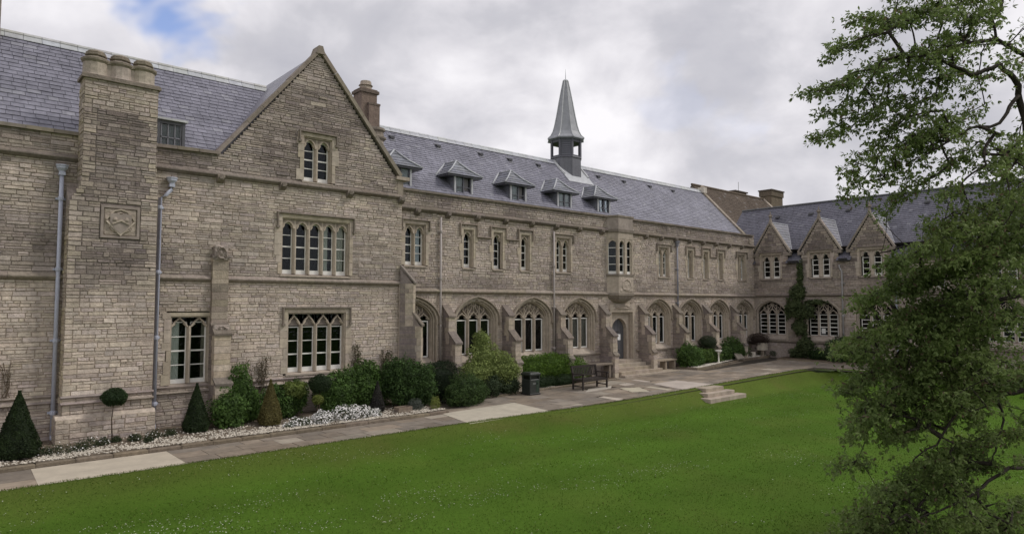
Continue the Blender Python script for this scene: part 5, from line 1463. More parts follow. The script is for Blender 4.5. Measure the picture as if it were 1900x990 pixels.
def shrub(name, label, cat, blobs, n, ln, wd, cA, cB, group=None, sq=2.0, lump=.18, shell=.4, rnd=.6, stems=None, sparse=False, clump_s=3.0, zmin=None, extra=None):
    """blobs: list of (cx,cy,cz,rx,ry,rz)"""
    x0, y0 = blobs[0][0], blobs[0][1]; z0 = min(b[2] - b[5] for b in blobs)
    zb = max(z0, .05 + gz(x0)) if zmin is None else zmin
    root = thing(name, (x0, y0, zb), label, cat, group, off=(x0, y0, zb))
    vol = [b[3] * b[5] + b[3] * b[4] for b in blobs]; T = sum(vol)
    Vs, Fs, Cs = [], [], []; base = 0
    for bi, b in enumerate(blobs):
        sd_ = R.uniform(0, 50); k = int(n * vol[bi] / T)
        P, Nn = blob_points(k, b[:3], b[3:], sq, lump, shell if not sparse else .8, sd_)
        P = P[P[:, 2] > zb - .02]; Nn = Nn[:len(P)] if len(Nn) == len(P) else Nn
        P, Nn = blob_points(k, b[:3], b[3:], sq, lump, shell if not sparse else .8, sd_); ok = P[:, 2] > zb - .01; P, Nn = P[ok], Nn[ok]
        cl = np.clip(.5 + .75 * nz3(P, clump_s, sd_), 0, 1)
        V, F, C = leaves(len(P), P, Nn + np.array([0, 0, .35]), ln, wd, cA, cB, rnd, cl)
        Vs.append(V); Fs.append(F + base); Cs.append(C); base += len(V)
    if extra: 
        V, F, C = extra(); Vs.append(V); Fs.append(F + base); Cs.append(C); base += len(V)
    np_obj('foliage', np.concatenate(Vs), np.concatenate(Fs), np.concatenate(Cs), 'leaf', root)
    if not sparse:
        cm = MB()
        for b in blobs:
            q = core(b[:3], b[3:], sq, lump, 1.0, lerp(cA, cB, .3), .66); q.v = [(x, y, max(z, zb - .03)) for x, y, z in q.v]; cm.add(q.v, q.f, lerp(cA, cB, .3))
        tag(obj('inner_growth', cm, 'leaf', root), kind='stuff')
    st = MB()
    for s_ in (stems or [((x0, y0, zb - .05), (x0 + .03, y0 + .02, zb + (blobs[0][2] - zb) * .7), .03)]):
        a, b, r = s_; mid = ((a[0] + b[0]) / 2 + R.uniform(-.05, .05), (a[1] + b[1]) / 2, (a[2] + b[2]) / 2); st.tube([a, mid, b], [r, r * .8, r * .5], 6, (.10, .075, .055))
    obj('stem', st, 'bark', root, smooth=True)
    return root
DKA, DKB = (.018, .034, .012), (.040, .075, .022)
MDA, MDB = (.036, .068, .018), (.080, .140, .034)
LTA, LTB = (.11, .16, .035), (.22, .27, .075)
def cone(label, cx, cy, z0, h, r, cA, cB, n=5000, group='clipped cone shrubs in the gravel bed'):
    root = thing('cone_topiary', (cx, cy, z0), label, 'topiary', group, off=(cx, cy, z0))
    t_ = NR.random(n) ** .75; t_ = 1 - t_; a = NR.uniform(0, 2 * pi, n)
    def prof(t): return r * np.where(t < .12, .86 + t / .12 * .14, np.maximum(.05, 1 - (t - .12) / .88) ** .92)
    rr = prof(t_) * (1 + .06 * np.sin(a * 5 + t_ * 9) + NR.normal(0, .035, n)) * (1 - .12 * NR.random(n) ** 2)
    P = np.stack([cx + rr * np.cos(a), cy + rr * np.sin(a), z0 + .02 + t_ * h], 1); Nn = np.stack([np.cos(a), np.sin(a), np.full(n, r / h)], 1)
    cl = np.clip(.5 + .7 * nz3(P, 5), 0, 1)
    V, F, C = leaves(n, P, Nn, .048, .028, cA, tuple(q * 1.3 for q in cB), .8, cl); np_obj('foliage', V, F, C, 'leaf', root)
    m = MB(); m.lathe(cx, cy, [(r * float(prof(np.array([q]))[0]) / r * .93, z0 + .02 + q * h) for q in (0, .1, .3, .5, .7, .9, .98)], 14, lerp(cA, cB, .3)); tag(obj('inner_growth', m, 'leaf', root), kind='stuff')
    m = MB(); m.tube([(cx, cy, z0 - .08), (cx, cy, z0 + .1)], .03, 6, (.1, .08, .06)); obj('stem', m, 'bark', root)
cone('large dark green cone bush at the far left, beside the left drainpipe', 1.72, 19.0, .14, 1.48, .44, (.014, .024, .010), (.034, .055, .018), 9000)
cone('dark green cone bush right of the drainpipe, under the two-light window', 5.68, 19.45, .17, 1.28, .34, (.016, .028, .012), (.038, .06, .02), 7000)
cone('olive and brown speckled cone bush among the green shrubs', 7.62, 19.2, .16, 1.27, .33, (.10, .085, .03), (.17, .15, .055), 7000)
cone('small purple-grey cone bush behind the white flowers', 11.15, 19.25, .16, .95, .25, (.035, .03, .03), (.055, .055, .045), 4500)
def ball(label, cx, cy, z0, zc, r, cA, cB, n=3000, sq=1.0, group=None):
    shrub('ball_tree', label, 'topiary', [(cx, cy, zc, r, r, r * sq)], n, .045, .025, cA, cB, group, lump=.1, shell=.25, stems=[((cx - .02, cy, z0), (cx, cy, zc), .018)], zmin=z0)
ball('small ball-headed tree on a bare stem in front of the chimney tower', 3.72, 19.5, .15, 1.26, .30, (.022, .042, .015), (.05, .09, .03), 4200, .78)
ball('ball-headed tree with dark crown under the four-light window', 9.20, 19.35, .15, 1.18, .34, (.022, .04, .016), (.045, .075, .028), 4200, .85)
ball('low pale yellow-green ball tree before the dark-crowned one', 8.98, 19.0, .12, .76, .17, (.12, .15, .03), (.22, .25, .07), 1800, .9)
ball('flat ball-headed tree above the bushes right of the stone bench', 32.2, 20.35, .45, 1.55, .52, (.03, .045, .022), (.055, .075, .035), 4500, .7)
ball('dusky red-brown dome tree in the corner where the ranges meet', 37.6, 20.3, .5, 1.55, .62, (.05, .035, .028), (.085, .06, .045), 4500, .62)
for lab, blobs, n, cA, cB, ln in (
    ('tall green shrub climbing the wall right of the carved buttress', [(6.95, 19.85, .85, .42, .4, .95), (6.55, 19.5, .62, .5, .35, .55), (7.25, 19.9, .7, .35, .35, .6)], 11000, MDA, MDB, .075),
    ('low leafy green shrub under the left end of the four-light window', [(8.15, 19.85, .65, .55, .35, .55), (8.7, 19.95, .8, .4, .3, .5)], 8000, DKA, MDB, .07),
    ('yellow-tipped shrub just left of the dark-crowned ball tree', [(8.55, 19.7, 1.02, .33, .22, .26)], 2200, (.09, .13, .03), (.17, .21, .06), .07),
    ('dense green shrub under the right end of the four-light window', [(9.9, 19.85, .75, .55, .4, .68), (10.4, 19.9, .85, .45, .35, .65)], 9500, MDA, MDB, .075),
    ('bushy green wall shrub left of the corner buttress', [(11.1, 19.9, .9, .55, .4, .82), (11.6, 19.95, .75, .4, .35, .7)], 9500, MDA, MDB, .075),
    ('broad dark green bush in front of the corner buttress', [(12.35, 19.35, .95, .62, .5, .92), (12.95, 19.25, .8, .45, .45, .78), (12.0, 19.6, 1.1, .5, .4, .75)], 15000, DKA, (.055, .10, .028), .07),
    ('rounded dark green bush at the near corner of the bed, by the pale paving', [(14.55, 19.0, .52, .78, .62, .62), (15.15, 19.2, .42, .55, .45, .45), (14.2, 18.9, .4, .5, .45, .42)], 15000, DKA, (.06, .10, .03), .055),
    ('light green loose shrub with pinkish tips before the arched window', [(16.2, 20.0, 1.35, .75, .45, .85), (17.0, 19.95, 1.15, .75, .5, .6), (15.7, 19.9, 1.0, .7, .45, .5), (16.15, 20.1, 2.2, .38, .3, .42), (17.6, 20.0, .95, .4, .35, .35)], 15000, (.10, .145, .035), (.21, .25, .085), .075),
    ('low dark shrub between the loose pale bush and the litter bin', [(16.3, 19.75, .5, .7, .4, .42), (17.3, 19.85, .42, .6, .35, .35)], 8000, DKA, (.05, .07, .035), .06),
    ('green mounded bush left of the corner bed', [(29.95, 20.05, .92, .78, .55, .72), (30.5, 20.1, .8, .6, .5, .55)], 10000, MDA, MDB, .08),
    ('low bright green bush under the flat ball tree', [(31.6, 20.2, .82, .6, .45, .45), (32.4, 20.2, .75, .6, .45, .4)], 6500, MDA, (.10, .16, .035), .08),
    ('dark leafy bush in the corner bed, behind the tilted stone slab', [(34.6, 20.35, 1.0, .9, .45, .72), (35.6, 20.4, .9, .8, .4, .6), (33.7, 20.3, .9, .6, .4, .5)], 10000, DKA, MDB, .08),
    ('round dark bush against the side range, half behind the tree', [(37.5, 15.5, 1.1, .6, .85, .85), (37.5, 14.6, .9, .5, .7, .7)], 9000, DKA, (.05, .085, .03), .08),
    ('small dark bush at the foot of the wall, right of the climbing plant', [(37.9, 16.9, .75, .3, .5, .4)], 3000, DKA, DKB, .06)):
    shrub('shrub', lab, 'shrub', blobs, int(n * .9), ln * 1.35, ln * .62, lerp(cA, (0, 0, 0), .15), tuple(q * 1.85 for q in cB), lump=.30, shell=.5, rnd=.8, clump_s=7.0)
# yew block and hedge
shrub('yew_bush', 'very dark clipped yew bush behind the rounded one', 'shrub', [(14.15, 19.95, .78, .72, .5, .80)], 12000, .05, .022, (.010, .020, .009), (.028, .048, .018), sq=3.2, lump=.10, shell=.22)
shrub('hedge', 'low bright green spreading hedge behind the bench and litter bin', 'hedge', [(19.0, 20.35, .85, 1.1, .5, .62), (20.3, 20.4, .92, 1.1, .5, .62), (21.4, 20.35, .75, .95, .5, .55)], 20000, .085, .04, (.05, .105, .014), (.15, .25, .035), sq=2.6, lump=.2, shell=.42, rnd=.8, clump_s=6.0)
shrub('hedge', 'darker low hedge growth under the bright hedge, behind the litter bin', 'hedge', [(19.2, 19.95, .40, .95, .28, .32), (20.6, 19.95, .38, .7, .25, .3)], 7000, .05, .025, DKA, (.05, .085, .03), lump=.15, shell=.3)
# climber on the side range
def climber():
    V = []; n = 9000
    cs_ = [(38.38, 18.05, 5.3, .14, .16, .8), (38.35, 18.2, 4.3, .2, .42, .5), (38.3, 18.45, 3.4, .25, .5, .6), (38.3, 17.75, 3.2, .25, .55, .45), (38.3, 18.1, 2.3, .22, .38, .5), (38.2, 17.75, 1.2, .34, .45, .6), (38.15, 18.2, .8, .3, .4, .35), (38.35, 17.2, 3.75, .12, .6, .14)]
    return cs_
shrub('climbing_plant', 'leafy climber on the side range between its first two arched windows', 'climber', climber(), 11000, .16, .085, (.04, .06, .025), (.15, .19, .08), lump=.45, shell=.7, rnd=.9, stems=[((38.3, 17.9, .5), (38.42, 17.95, 3.0), .06), ((38.42, 17.95, 3.0), (38.42, 17.97, 6.1), .03)])
# wisps rising against the wall
def wisp(label, x, y, z0, h, n, cA, cB):
    root = thing('wall_creeper', (x, y, z0), label, 'plant', off=(x, y, z0)); st = MB(); P = []
    for k in range(6):
        pts = [(x + R.uniform(-.1, .1), y, z0)]
        for i in range(6): pts.append((pts[-1][0] + R.uniform(-.07, .07), y + R.uniform(-.03, .03), z0 + h * (i + 1) / 6 * R.uniform(.75, 1.1)))
        st.tube(pts, .008, 4, (.13, .10, .07))
        for p in pts[1:]:
            P += [(p[0] + R.gauss(0, .06), p[1] + R.gauss(0, .04), p[2] + R.gauss(0, .06)) for _ in range(n // 36)]
    P = np.array(P); V, F, C = leaves(len(P), P, np.tile([0, -1.0, .2], (len(P), 1)), .05, .03, cA, cB, .7); np_obj('foliage', V, F, C, 'leaf', root); obj('stem', st, 'bark', root)
wisp('thin brownish climber stems on the wall above the speckled cone', 7.75, YG - .08, .9, 1.1, 500, (.07, .06, .035), (.12, .10, .06))
wisp('wispy climber against the wall right of the four-light window', 11.0, YG - .08, 1.2, .95, 500, (.06, .06, .03), (.12, .12, .06))
wisp('short thin climber between the wall shrubs near the corner buttress', 12.0, YG - .1, 1.4, .6, 400, (.06, .06, .03), (.12, .12, .06))
wisp('dry brown thin twigs climbing the wall at the far left edge', 1.55, YG - .05, 1.35, .8, 40, (.10, .07, .05), (.13, .10, .07))
# flowers
def flower_mound(label, blobs, n_l, n_f, col=(.88, .86, .84), gA=(.06, .08, .045), gB=(.12, .15, .08), name='flower_clump', ps=.058):
    x0, y0 = blobs[0][:2]; zb = .1 + gz(x0)
    root = thing(name, (x0, y0, zb), label, 'flowers', off=(x0, y0, zb)); Vs = []; Fs = []; Cs = []; b0 = 0; V2 = []; F2 = []; C2 = []; b2 = 0
    for b in blobs:
        P, Nn = blob_points(n_l // len(blobs), b[:3], b[3:], 2.0, .25, .5, R.uniform(0, 9)); ok = P[:, 2] > zb - .03; P, Nn = P[ok], Nn[ok]
        V, F, C = leaves(len(P), P, Nn, .05, .02, gA, gB, .8); Vs.append(V); Fs.append(F + b0); Cs.append(C); b0 += len(V)
        P, Nn = blob_points(n_f // len(blobs), b[:3], tuple(q * 1.06 for q in b[3:]), 2.0, .25, .12, R.uniform(0, 9)); ok = P[:, 2] > zb; P, Nn = P[ok], Nn[ok]
        V, F, C = leaves(len(P), P, Nn + np.array([0, -.2, .4]), ps, ps * .85, tuple(q * .9 for q in col), col, .45); V2.append(V); F2.append(F + b2); C2.append(C); b2 += len(V)
    np_obj('foliage', np.concatenate(Vs), np.concatenate(Fs), np.concatenate(Cs), 'leaf', root)
    if n_f: np_obj('flowers', np.concatenate(V2), np.concatenate(F2), np.concatenate(C2), 'petal', root)
flower_mound('large mass of white flowers spilling onto the kerb', [(9.75, 18.75, .26, .40, .32, .27), (10.25, 18.75, .24, .36, .3, .25)], 2600, 1300)
flower_mound('white flower mound left of the large mass, under the ball tree', [(9.0, 18.7, .22, .3, .25, .24)], 1400, 620)
flower_mound('sparser white flowers at the foot of the small pale ball tree', [(8.35, 18.75, .17, .35, .25, .17)], 1500, 240)
flower_mound('white flowers at the right end of the mass by the purple cone', [(10.78, 18.8, .16, .22, .22, .17)], 1000, 280)
flower_mound('small clump with a few white blooms beside the speckled cone', [(7.95, 18.65, .12, .16, .14, .12)], 500, 60)
gp = [(2.5, 18.85, .25), (2.9, 18.9, .2), (2.2, 18.95, .2), (3.15, 19.1, .25), (3.45, 19.2, .16), (4.15, 19.2, .16), (4.6, 19.25, .2), (5.0, 19.3, .16), (3.75, 19.3, .12), (4.4, 18.95, .13)]
for (x, y, r), lb in zip(gp, ('straggly grey-green plant with white blooms at the left drainpipe foot', 'spreading grey plant right of the left drainpipe', 'low plant between the big cone and the left drainpipe', 'tall spiky green plant before the tower', 'dark green tuft left of the ball tree stem', 'green tuft right of the ball tree stem', 'small flowering plant before the second drainpipe', 'low grey tuft near the second drainpipe foot', 'tiny dark tuft at the ball tree stem', 'small brown-green plant at the kerb before the tower')):
    flower_mound(lb, [(x, y, .16 + (.05 if y > 19 else 0), r, r * .7, r * .8)], 600, 26 if r > .15 else 6, name='bedding_plant', gA=(.045, .06, .03), gB=(.09, .11, .055), ps=.04)
flower_mound('grey-green lavender-like clump beside the wooden planter', [(12.35, 18.85, .25, .28, .2, .24)], 1500, 0, gA=(.10, .12, .10), gB=(.17, .19, .16), name='grey_shrub')
flower_mound('yellow-green grassy plant in a small support at the bed corner', [(12.98, 18.6, .28, .17, .15, .26)], 900, 0, gA=(.15, .19, .04), gB=(.27, .30, .09), name='grassy_plant')
for (x, y, r), lb in zip(((33.0, 20.1, .3), (36.4, 20.35, .3), (37.7, 20.2, .3), (38.0, 19.6, .25)), ('small green plant under the white birdbath', 'low plant in the corner bed left of the sign block', 'dark low plant at the side range corner', 'low dark plant right of the sign block')):
    flower_mound(lb, [(x, y, .12 + gz(x) + .12, r, r * .8, r * .8)], 700, 0, name='bedding_plant', gA=(.03, .045, .02), gB=(.06, .09, .035))

# ================================================================= GARDEN FURNITURE
# litter bin
bx, by, bz = 17.92, 19.2, gz(17.9) + .01
lb = thing('litter_bin', (bx, by, bz), 'black square litter bin with open slot, standing on the paving by the hedge', 'litter bin', off=(bx, by, bz), rz=0)
BK = (.030, .034, .030)
m = MB(); m.bbox(bx - .26, bx + .26, by - .24, by + .24, bz + .05, bz + .60, .025, BK); bo = obj('body', m, 'plastic', lb)
m = MB(); m.bbox(bx - .28, bx + .28, by - .26, by + .26, bz, bz + .06, .01, (.02, .02, .02)); obj('base', m, 'plastic', lb)
m = MB()
for sg in (-1, 1):
    for t_ in (-1, 1): a, b = sorted((bx + sg * .26, bx + sg * .21)); c, d = sorted((by + t_ * .24, by + t_ * .19)); m.box(a, b, c, d, bz + .60, bz + .76, BK)
obj('corner_post', m, 'plastic', lb)
m = MB(); m.box(bx - .21, bx + .21, by - .18, by + .18, bz + .58, bz + .76, (.006, .006, .006)); obj('opening', m, 'plastic', lb)  # solid near-black block painted as the shade inside the slot
m = MB(); m.bbox(bx - .29, bx + .29, by - .27, by + .27, bz + .75, bz + .83, .02, BK); m.bbox(bx - .25, bx + .25, by - .23, by + .23, bz + .83, bz + .86, .015, BK); obj('lid', m, 'plastic', lb)
m = MB(); m.box(bx - .12, bx + .12, by - .247, by - .24, bz + .40, bz + .47, (.12, .13, .12)); m.box(bx + .05, bx + .2, by - .247, by - .24, bz + .12, bz + .55, (.025, .045, .03)); obj('plate', m, 'plastic', lb)
# bench
cx, cy, cz = 20.72, 18.62, gz(20.7) + .012
be = thing('garden_bench', (cx, cy, cz), 'dark wooden slatted garden bench with arms, standing on the paving', 'bench', off=(cx, cy, cz))
WC = (.036, .028, .025)
L2, D2 = .73, .27
for sx in (-1, 1):
    m = MB(); m.box(cx + sx * L2 - .03, cx + sx * L2 + .03, cy - D2 - .03, cy - D2 + .03, cz, cz + .62, WC); obj('leg', m, 'wood', be)
    m = MB(); m.xprism([(cy + D2 - .03, cz), (cy + D2 + .03, cz), (cy + D2 + .03, cz + .42), (cy + D2 + .13, cz + .92), (cy + D2 + .07, cz + .93), (cy + D2 - .03, cz + .42)], cx + sx * L2 - .03, cx + sx * L2 + .03, WC); obj('leg', m, 'wood', be)
    m = MB(); m.box(cx + sx * L2 - .04, cx + sx * L2 + .04, cy - D2 - .07, cy + D2 + .04, cz + .62, cz + .655, WC); m.tube([(cx + sx * L2 - .04, cy - D2 - .06, cz + .625), (cx + sx * L2 + .04, cy - D2 - .06, cz + .625)], .03, 8, WC); obj('armrest', m, 'wood', be)
    m = MB(); m.box(cx + sx * L2 - .02, cx + sx * L2 + .02, cy - D2, cy + D2, cz + .12, cz + .16, WC); m.box(cx + sx * L2 - .02, cx + sx * L2 + .02, cy - D2, cy + D2, cz + .34, cz + .40, WC); obj('side_rail', m, 'wood', be)
m = MB(); m.box(cx - L2, cx + L2, cy - D2 - .02, cy - D2 + .01, cz + .33, cz + .40, WC); obj('front_rail', m, 'wood', be)
for i in range(6):
    m = MB(); y = cy - D2 + .005 + i * .092; m.box(cx - L2 + .02, cx + L2 - .02, y, y + .07, cz + .405, cz + .43, jit(WC, .1)); obj('seat_slat', m, 'wood', be)
for zz, hh in ((.50, .05), (.85, .08)):
    m = MB(); y = cy + D2 + .0 + (zz - .42) * .2; m.box(cx - L2 + .03, cx + L2 - .03, y, y + .04, cz + zz, cz + zz + hh, WC); obj('back_rail', m, 'wood', be)
for i in range(15):
    x = cx - L2 + .08 + i * (2 * L2 - .16) / 14
    m = MB(); m.xprism([(cy + D2 + .02, cz + .55), (cy + D2 + .04, cz + .55), (cy + D2 + .105, cz + .85), (cy + D2 + .085, cz + .85)], x - .022, x + .022, WC); obj('back_slat', m, 'wood', be)
# second bench against the wall and a stone bench
def plain_bench(name, label, x0, x1, y0, y1, z, h, col, mt, legs):
    r = thing(name, ((x0 + x1) / 2, (y0 + y1) / 2, z), label, 'bench', off=((x0 + x1) / 2, (y0 + y1) / 2, z))
    m = MB(); m.bbox(x0, x1, y0, y1, z + h - .08, z + h, .012, col); obj('seat', m, mt, r)
    for lx in legs: m = MB(); m.bbox(lx - .07, lx + .07, y0 + .05, y1 - .03, z, z + h - .08, .01, col); obj('leg', m, mt, r)
plain_bench('wall_bench', 'weathered grey wooden bench against the wall left of the door steps', 22.45, 23.95, 20.1, 20.5, gz(23), .74, (.20, .165, .13), 'wood', (22.6, 23.8))
plain_bench('stone_bench', 'low stone bench against the wall right of the door steps', 27.45, 29.3, 20.30, 20.72, gz(28) + .03, .52, (.30, .25, .195), 'ashlar', (27.6, 28.4, 29.15))
# wooden planter
tr = thing('planter_box', (11.88, 18.85, .12), 'small weathered wooden planter box on the gravel near the purple cone', 'planter', off=(11.88, 18.85, .12), rz=0)
for (a, b, c, d) in ((11.62, 12.14, 18.70, 18.73), (11.62, 12.14, 18.97, 19.0), (11.62, 11.65, 18.73, 18.97), (12.11, 12.14, 18.73, 18.97)):
    for k in range(2): m = MB(); m.box(a, b, c, d, .12 + k * .085, .12 + k * .085 + .08, jit((.24, .19, .15), .12)); obj('board', m, 'wood', tr)
m = MB(); m.box(11.65, 12.11, 18.73, 18.97, .12, .25, (.08, .06, .05)); obj('soil', m, 'soil', tr)
# birdbath and sign block in the corner bed
z = gz(32.5) + .1
bb = thing('birdbath', (32.3, 19.75, z), 'small white birdbath on a slim pedestal before the corner shrubs', 'birdbath', off=(0, 0, 0))
bb.location = (0, 0, 0); OFF[bb.name] = (0, 0, 0)
m = MB(); m.lathe(32.3, 19.75, [(.13, z), (.12, z + .04), (.045, z + .07), (.035, z + .35), (.05, z + .52), (.07, z + .56)], 12, (.6, .57, .5)); obj('pedestal', m, 'ashlar', bb, smooth=True)
m = MB(); m.lathe(32.3, 19.75, [(.05, z + .55), (.14, z + .60), (.19, z + .66), (.19, z + .68), (.16, z + .67), (.04, z + .62)], 14, (.72, .70, .66)); obj('basin', m, 'ashlar', bb, smooth=True)
z = gz(37.7) + .1
sb = thing('stone_pillar', (37.6, 20.05, z), 'square pale stone block on a short post in the corner bed', 'pillar', off=(37.6, 20.05, z))
m = MB(); m.bbox(37.53, 37.67, 19.98, 20.12, z, z + .35, .01, (.3, .25, .2)); obj('post', m, 'ashlar', sb); m = MB(); m.bbox(37.35, 37.85, 19.85, 20.25, z + .35, z + .78, .02, (.46, .41, .34)); obj('block', m, 'ashlar', sb)
sl_ = thing('stone_slab', (34.6, 19.95, gz(34.6) + .1), 'tilted flat stone slab lying in the corner bed gravel', 'stone', off=(34.6, 19.95, gz(34.6) + .1))
m = MB(); z = gz(34.6) + .1; m.add([(34.2, 19.75, z), (35.0, 19.75, z + .02), (35.1, 20.1, z + .3), (34.4, 20.1, z + .34), (34.2, 19.72, z + .08), (35.0, 19.72, z + .09), (35.1, 20.08, z + .37), (34.4, 20.08, z + .41)], [(3, 2, 1, 0), (4, 5, 6, 7), (0, 1, 5, 4), (1, 2, 6, 5), (2, 3, 7, 6), (3, 0, 4, 7)], (.27, .24, .20)); obj('slab', m, 'stone', sl_)
for i, (x, y) in enumerate(((36.9, 20.25), (37.15, 20.4), (36.6, 20.5))):
    z = gz(x) + .1; m = MB(); m.lathe(x, y, [(.1, z), (.14, z + .22), (.15, z + .24), (.12, z + .24), (.1, z + .2)], 10, (.62, .57, .49)); o = tag(obj('plant_pot', m, 'ashlar'), ('pale pot in the corner bed, nearest the paving', 'pale pot in the corner bed beside the stone block', 'pale pot in the corner bed closest to the wall')[i], 'pot', 'pale pots in the corner bed')

# ================================================================= GRASS
def lawn_zv(P): return np.array([lawn_z(x, y) for x, y in P])
n = 170000
dd = 8.5 + 30 * NR.random(n) ** 1.7; la = NR.uniform(-.82, .82, n) * dd
gx = dd * sin(YAW) + la * cos(YAW); gy = dd * cos(YAW) - la * sin(YAW)
ex = np.array([edge(x) - (0 if x < 32.6 else (x - 32.6) ** 2 * .35) for x in gx]); ok = (gy < ex + .04) & (gx < LX - .02); gx, gy, dd = gx[ok], gy[ok], dd[ok]; n = len(gx)
gz_ = lawn_zv(np.stack([gx, gy], 1)) - .004
hh = NR.uniform(.014, .032, n); ww = NR.uniform(.004, .008, n) * (1 + dd * .05); aa = NR.uniform(0, 2 * pi, n)
lx_, ly_ = NR.normal(0, .015, n), NR.normal(0, .015, n)
V = np.stack([np.stack([gx + ww * np.cos(aa), gy + ww * np.sin(aa), gz_], 1), np.stack([gx - ww * np.cos(aa), gy - ww * np.sin(aa), gz_], 1), np.stack([gx + lx_, gy + ly_, gz_ + hh], 1)], 1).reshape(-1, 3)
F = np.arange(3 * n).reshape(-1, 3)
k = NR.uniform(.75, 1.3, (n, 1)); yel = NR.random((n, 1)) < .10
C = np.where(yel, np.array([[.17, .18, .05]]), np.array([[.074, .134, .015]])) * k
tag(np_obj('grass', V, F, np.repeat(C, 3, 0), 'blade'), 'short mown green grass blades over the lawn', 'grass', kind='stuff')
# daisies in drifts
P = []
while len(P) < 3400:
    d_ = 9 + 24 * R.random() ** 1.2; l_ = R.uniform(-.8, .8) * d_
    x = d_ * sin(YAW) + l_ * cos(YAW); y = d_ * cos(YAW) - l_ * sin(YAW)
    if y > edge(x) - .1 or x > LX - .3: continue
    f_ = fbm(x * .45, y * 1.1, 5) + .35 * sin((x * .35 + y * 1.1) * 1.35)
    if f_ > .12 + .25 * (l_ / d_ > .25) + R.random() * .35 or R.random() < .03: P.append((x, y))
P = np.array(P); n = len(P); zz = lawn_zv(P) + .035; a = np.arange(5) * 2 * pi / 5
r = NR.uniform(.007, .014, (n, 1)) ; V = np.stack([P[:, 0:1] + r * np.cos(a), P[:, 1:2] + r * np.sin(a), zz[:, None] + NR.normal(0, .003, (n, 5))], 2).reshape(-1, 3)
tag(np_obj('daisies', V, np.arange(5 * n).reshape(-1, 5), np.tile([[.50, .50, .41]], (5 * n, 1)), 'petal'), 'tiny white daisies scattered in drifts over the lawn', 'daisies', kind='stuff')

# longer tufts where the turf meets the paving, and weeds in the joints
n = 9000; gx = NR.uniform(-2, 34.2, n); ex = np.array([edge(x) - (0 if x < 32.6 else (x - 32.6) ** 2 * .35) for x in gx]); gy = ex + NR.normal(-.01, .035, n)
zz = np.array([gz(x) for x in gx]) - .01; hh = NR.uniform(.02, .055, n); aa = NR.uniform(0, 2 * pi, n); ww = NR.uniform(.006, .012, n)
V = np.stack([np.stack([gx + ww * np.cos(aa), gy + ww * np.sin(aa), zz], 1), np.stack([gx - ww * np.cos(aa), gy - ww * np.sin(aa), zz], 1), np.stack([gx + NR.normal(0, .02, n), gy + NR.normal(.015, .025, n), zz + hh], 1)], 1).reshape(-1, 3)
C = np.where(NR.random((n, 1)) < .2, np.array([[.15, .14, .05]]), np.array([[.08, .12, .02]])) * NR.uniform(.7, 1.2, (n, 1))
tag(np_obj('grass', V, np.arange(3 * n).reshape(-1, 3), np.repeat(C, 3, 0), 'blade'), 'longer grass tufts fringing the lawn edge beside the paving', 'grass', kind='stuff')

for o in bpy.data.objects:
    if o.parent is None and 'category' in o and 'group' not in o:
        k = o.name.split('.')[0]
        g = {'shrub': 'shrubs in the beds along the walls', 'hedge': 'low hedges behind the bench and litter bin', 'ball_tree': 'clipped ball-headed trees in the beds', 'flower_clump': 'white flower clumps along the kerb', 'bedding_plant': 'small bedding plants in the gravel', 'wall_creeper': 'thin creepers on the gabled wing wall'}.get(k)
        if g: o['group'] = g
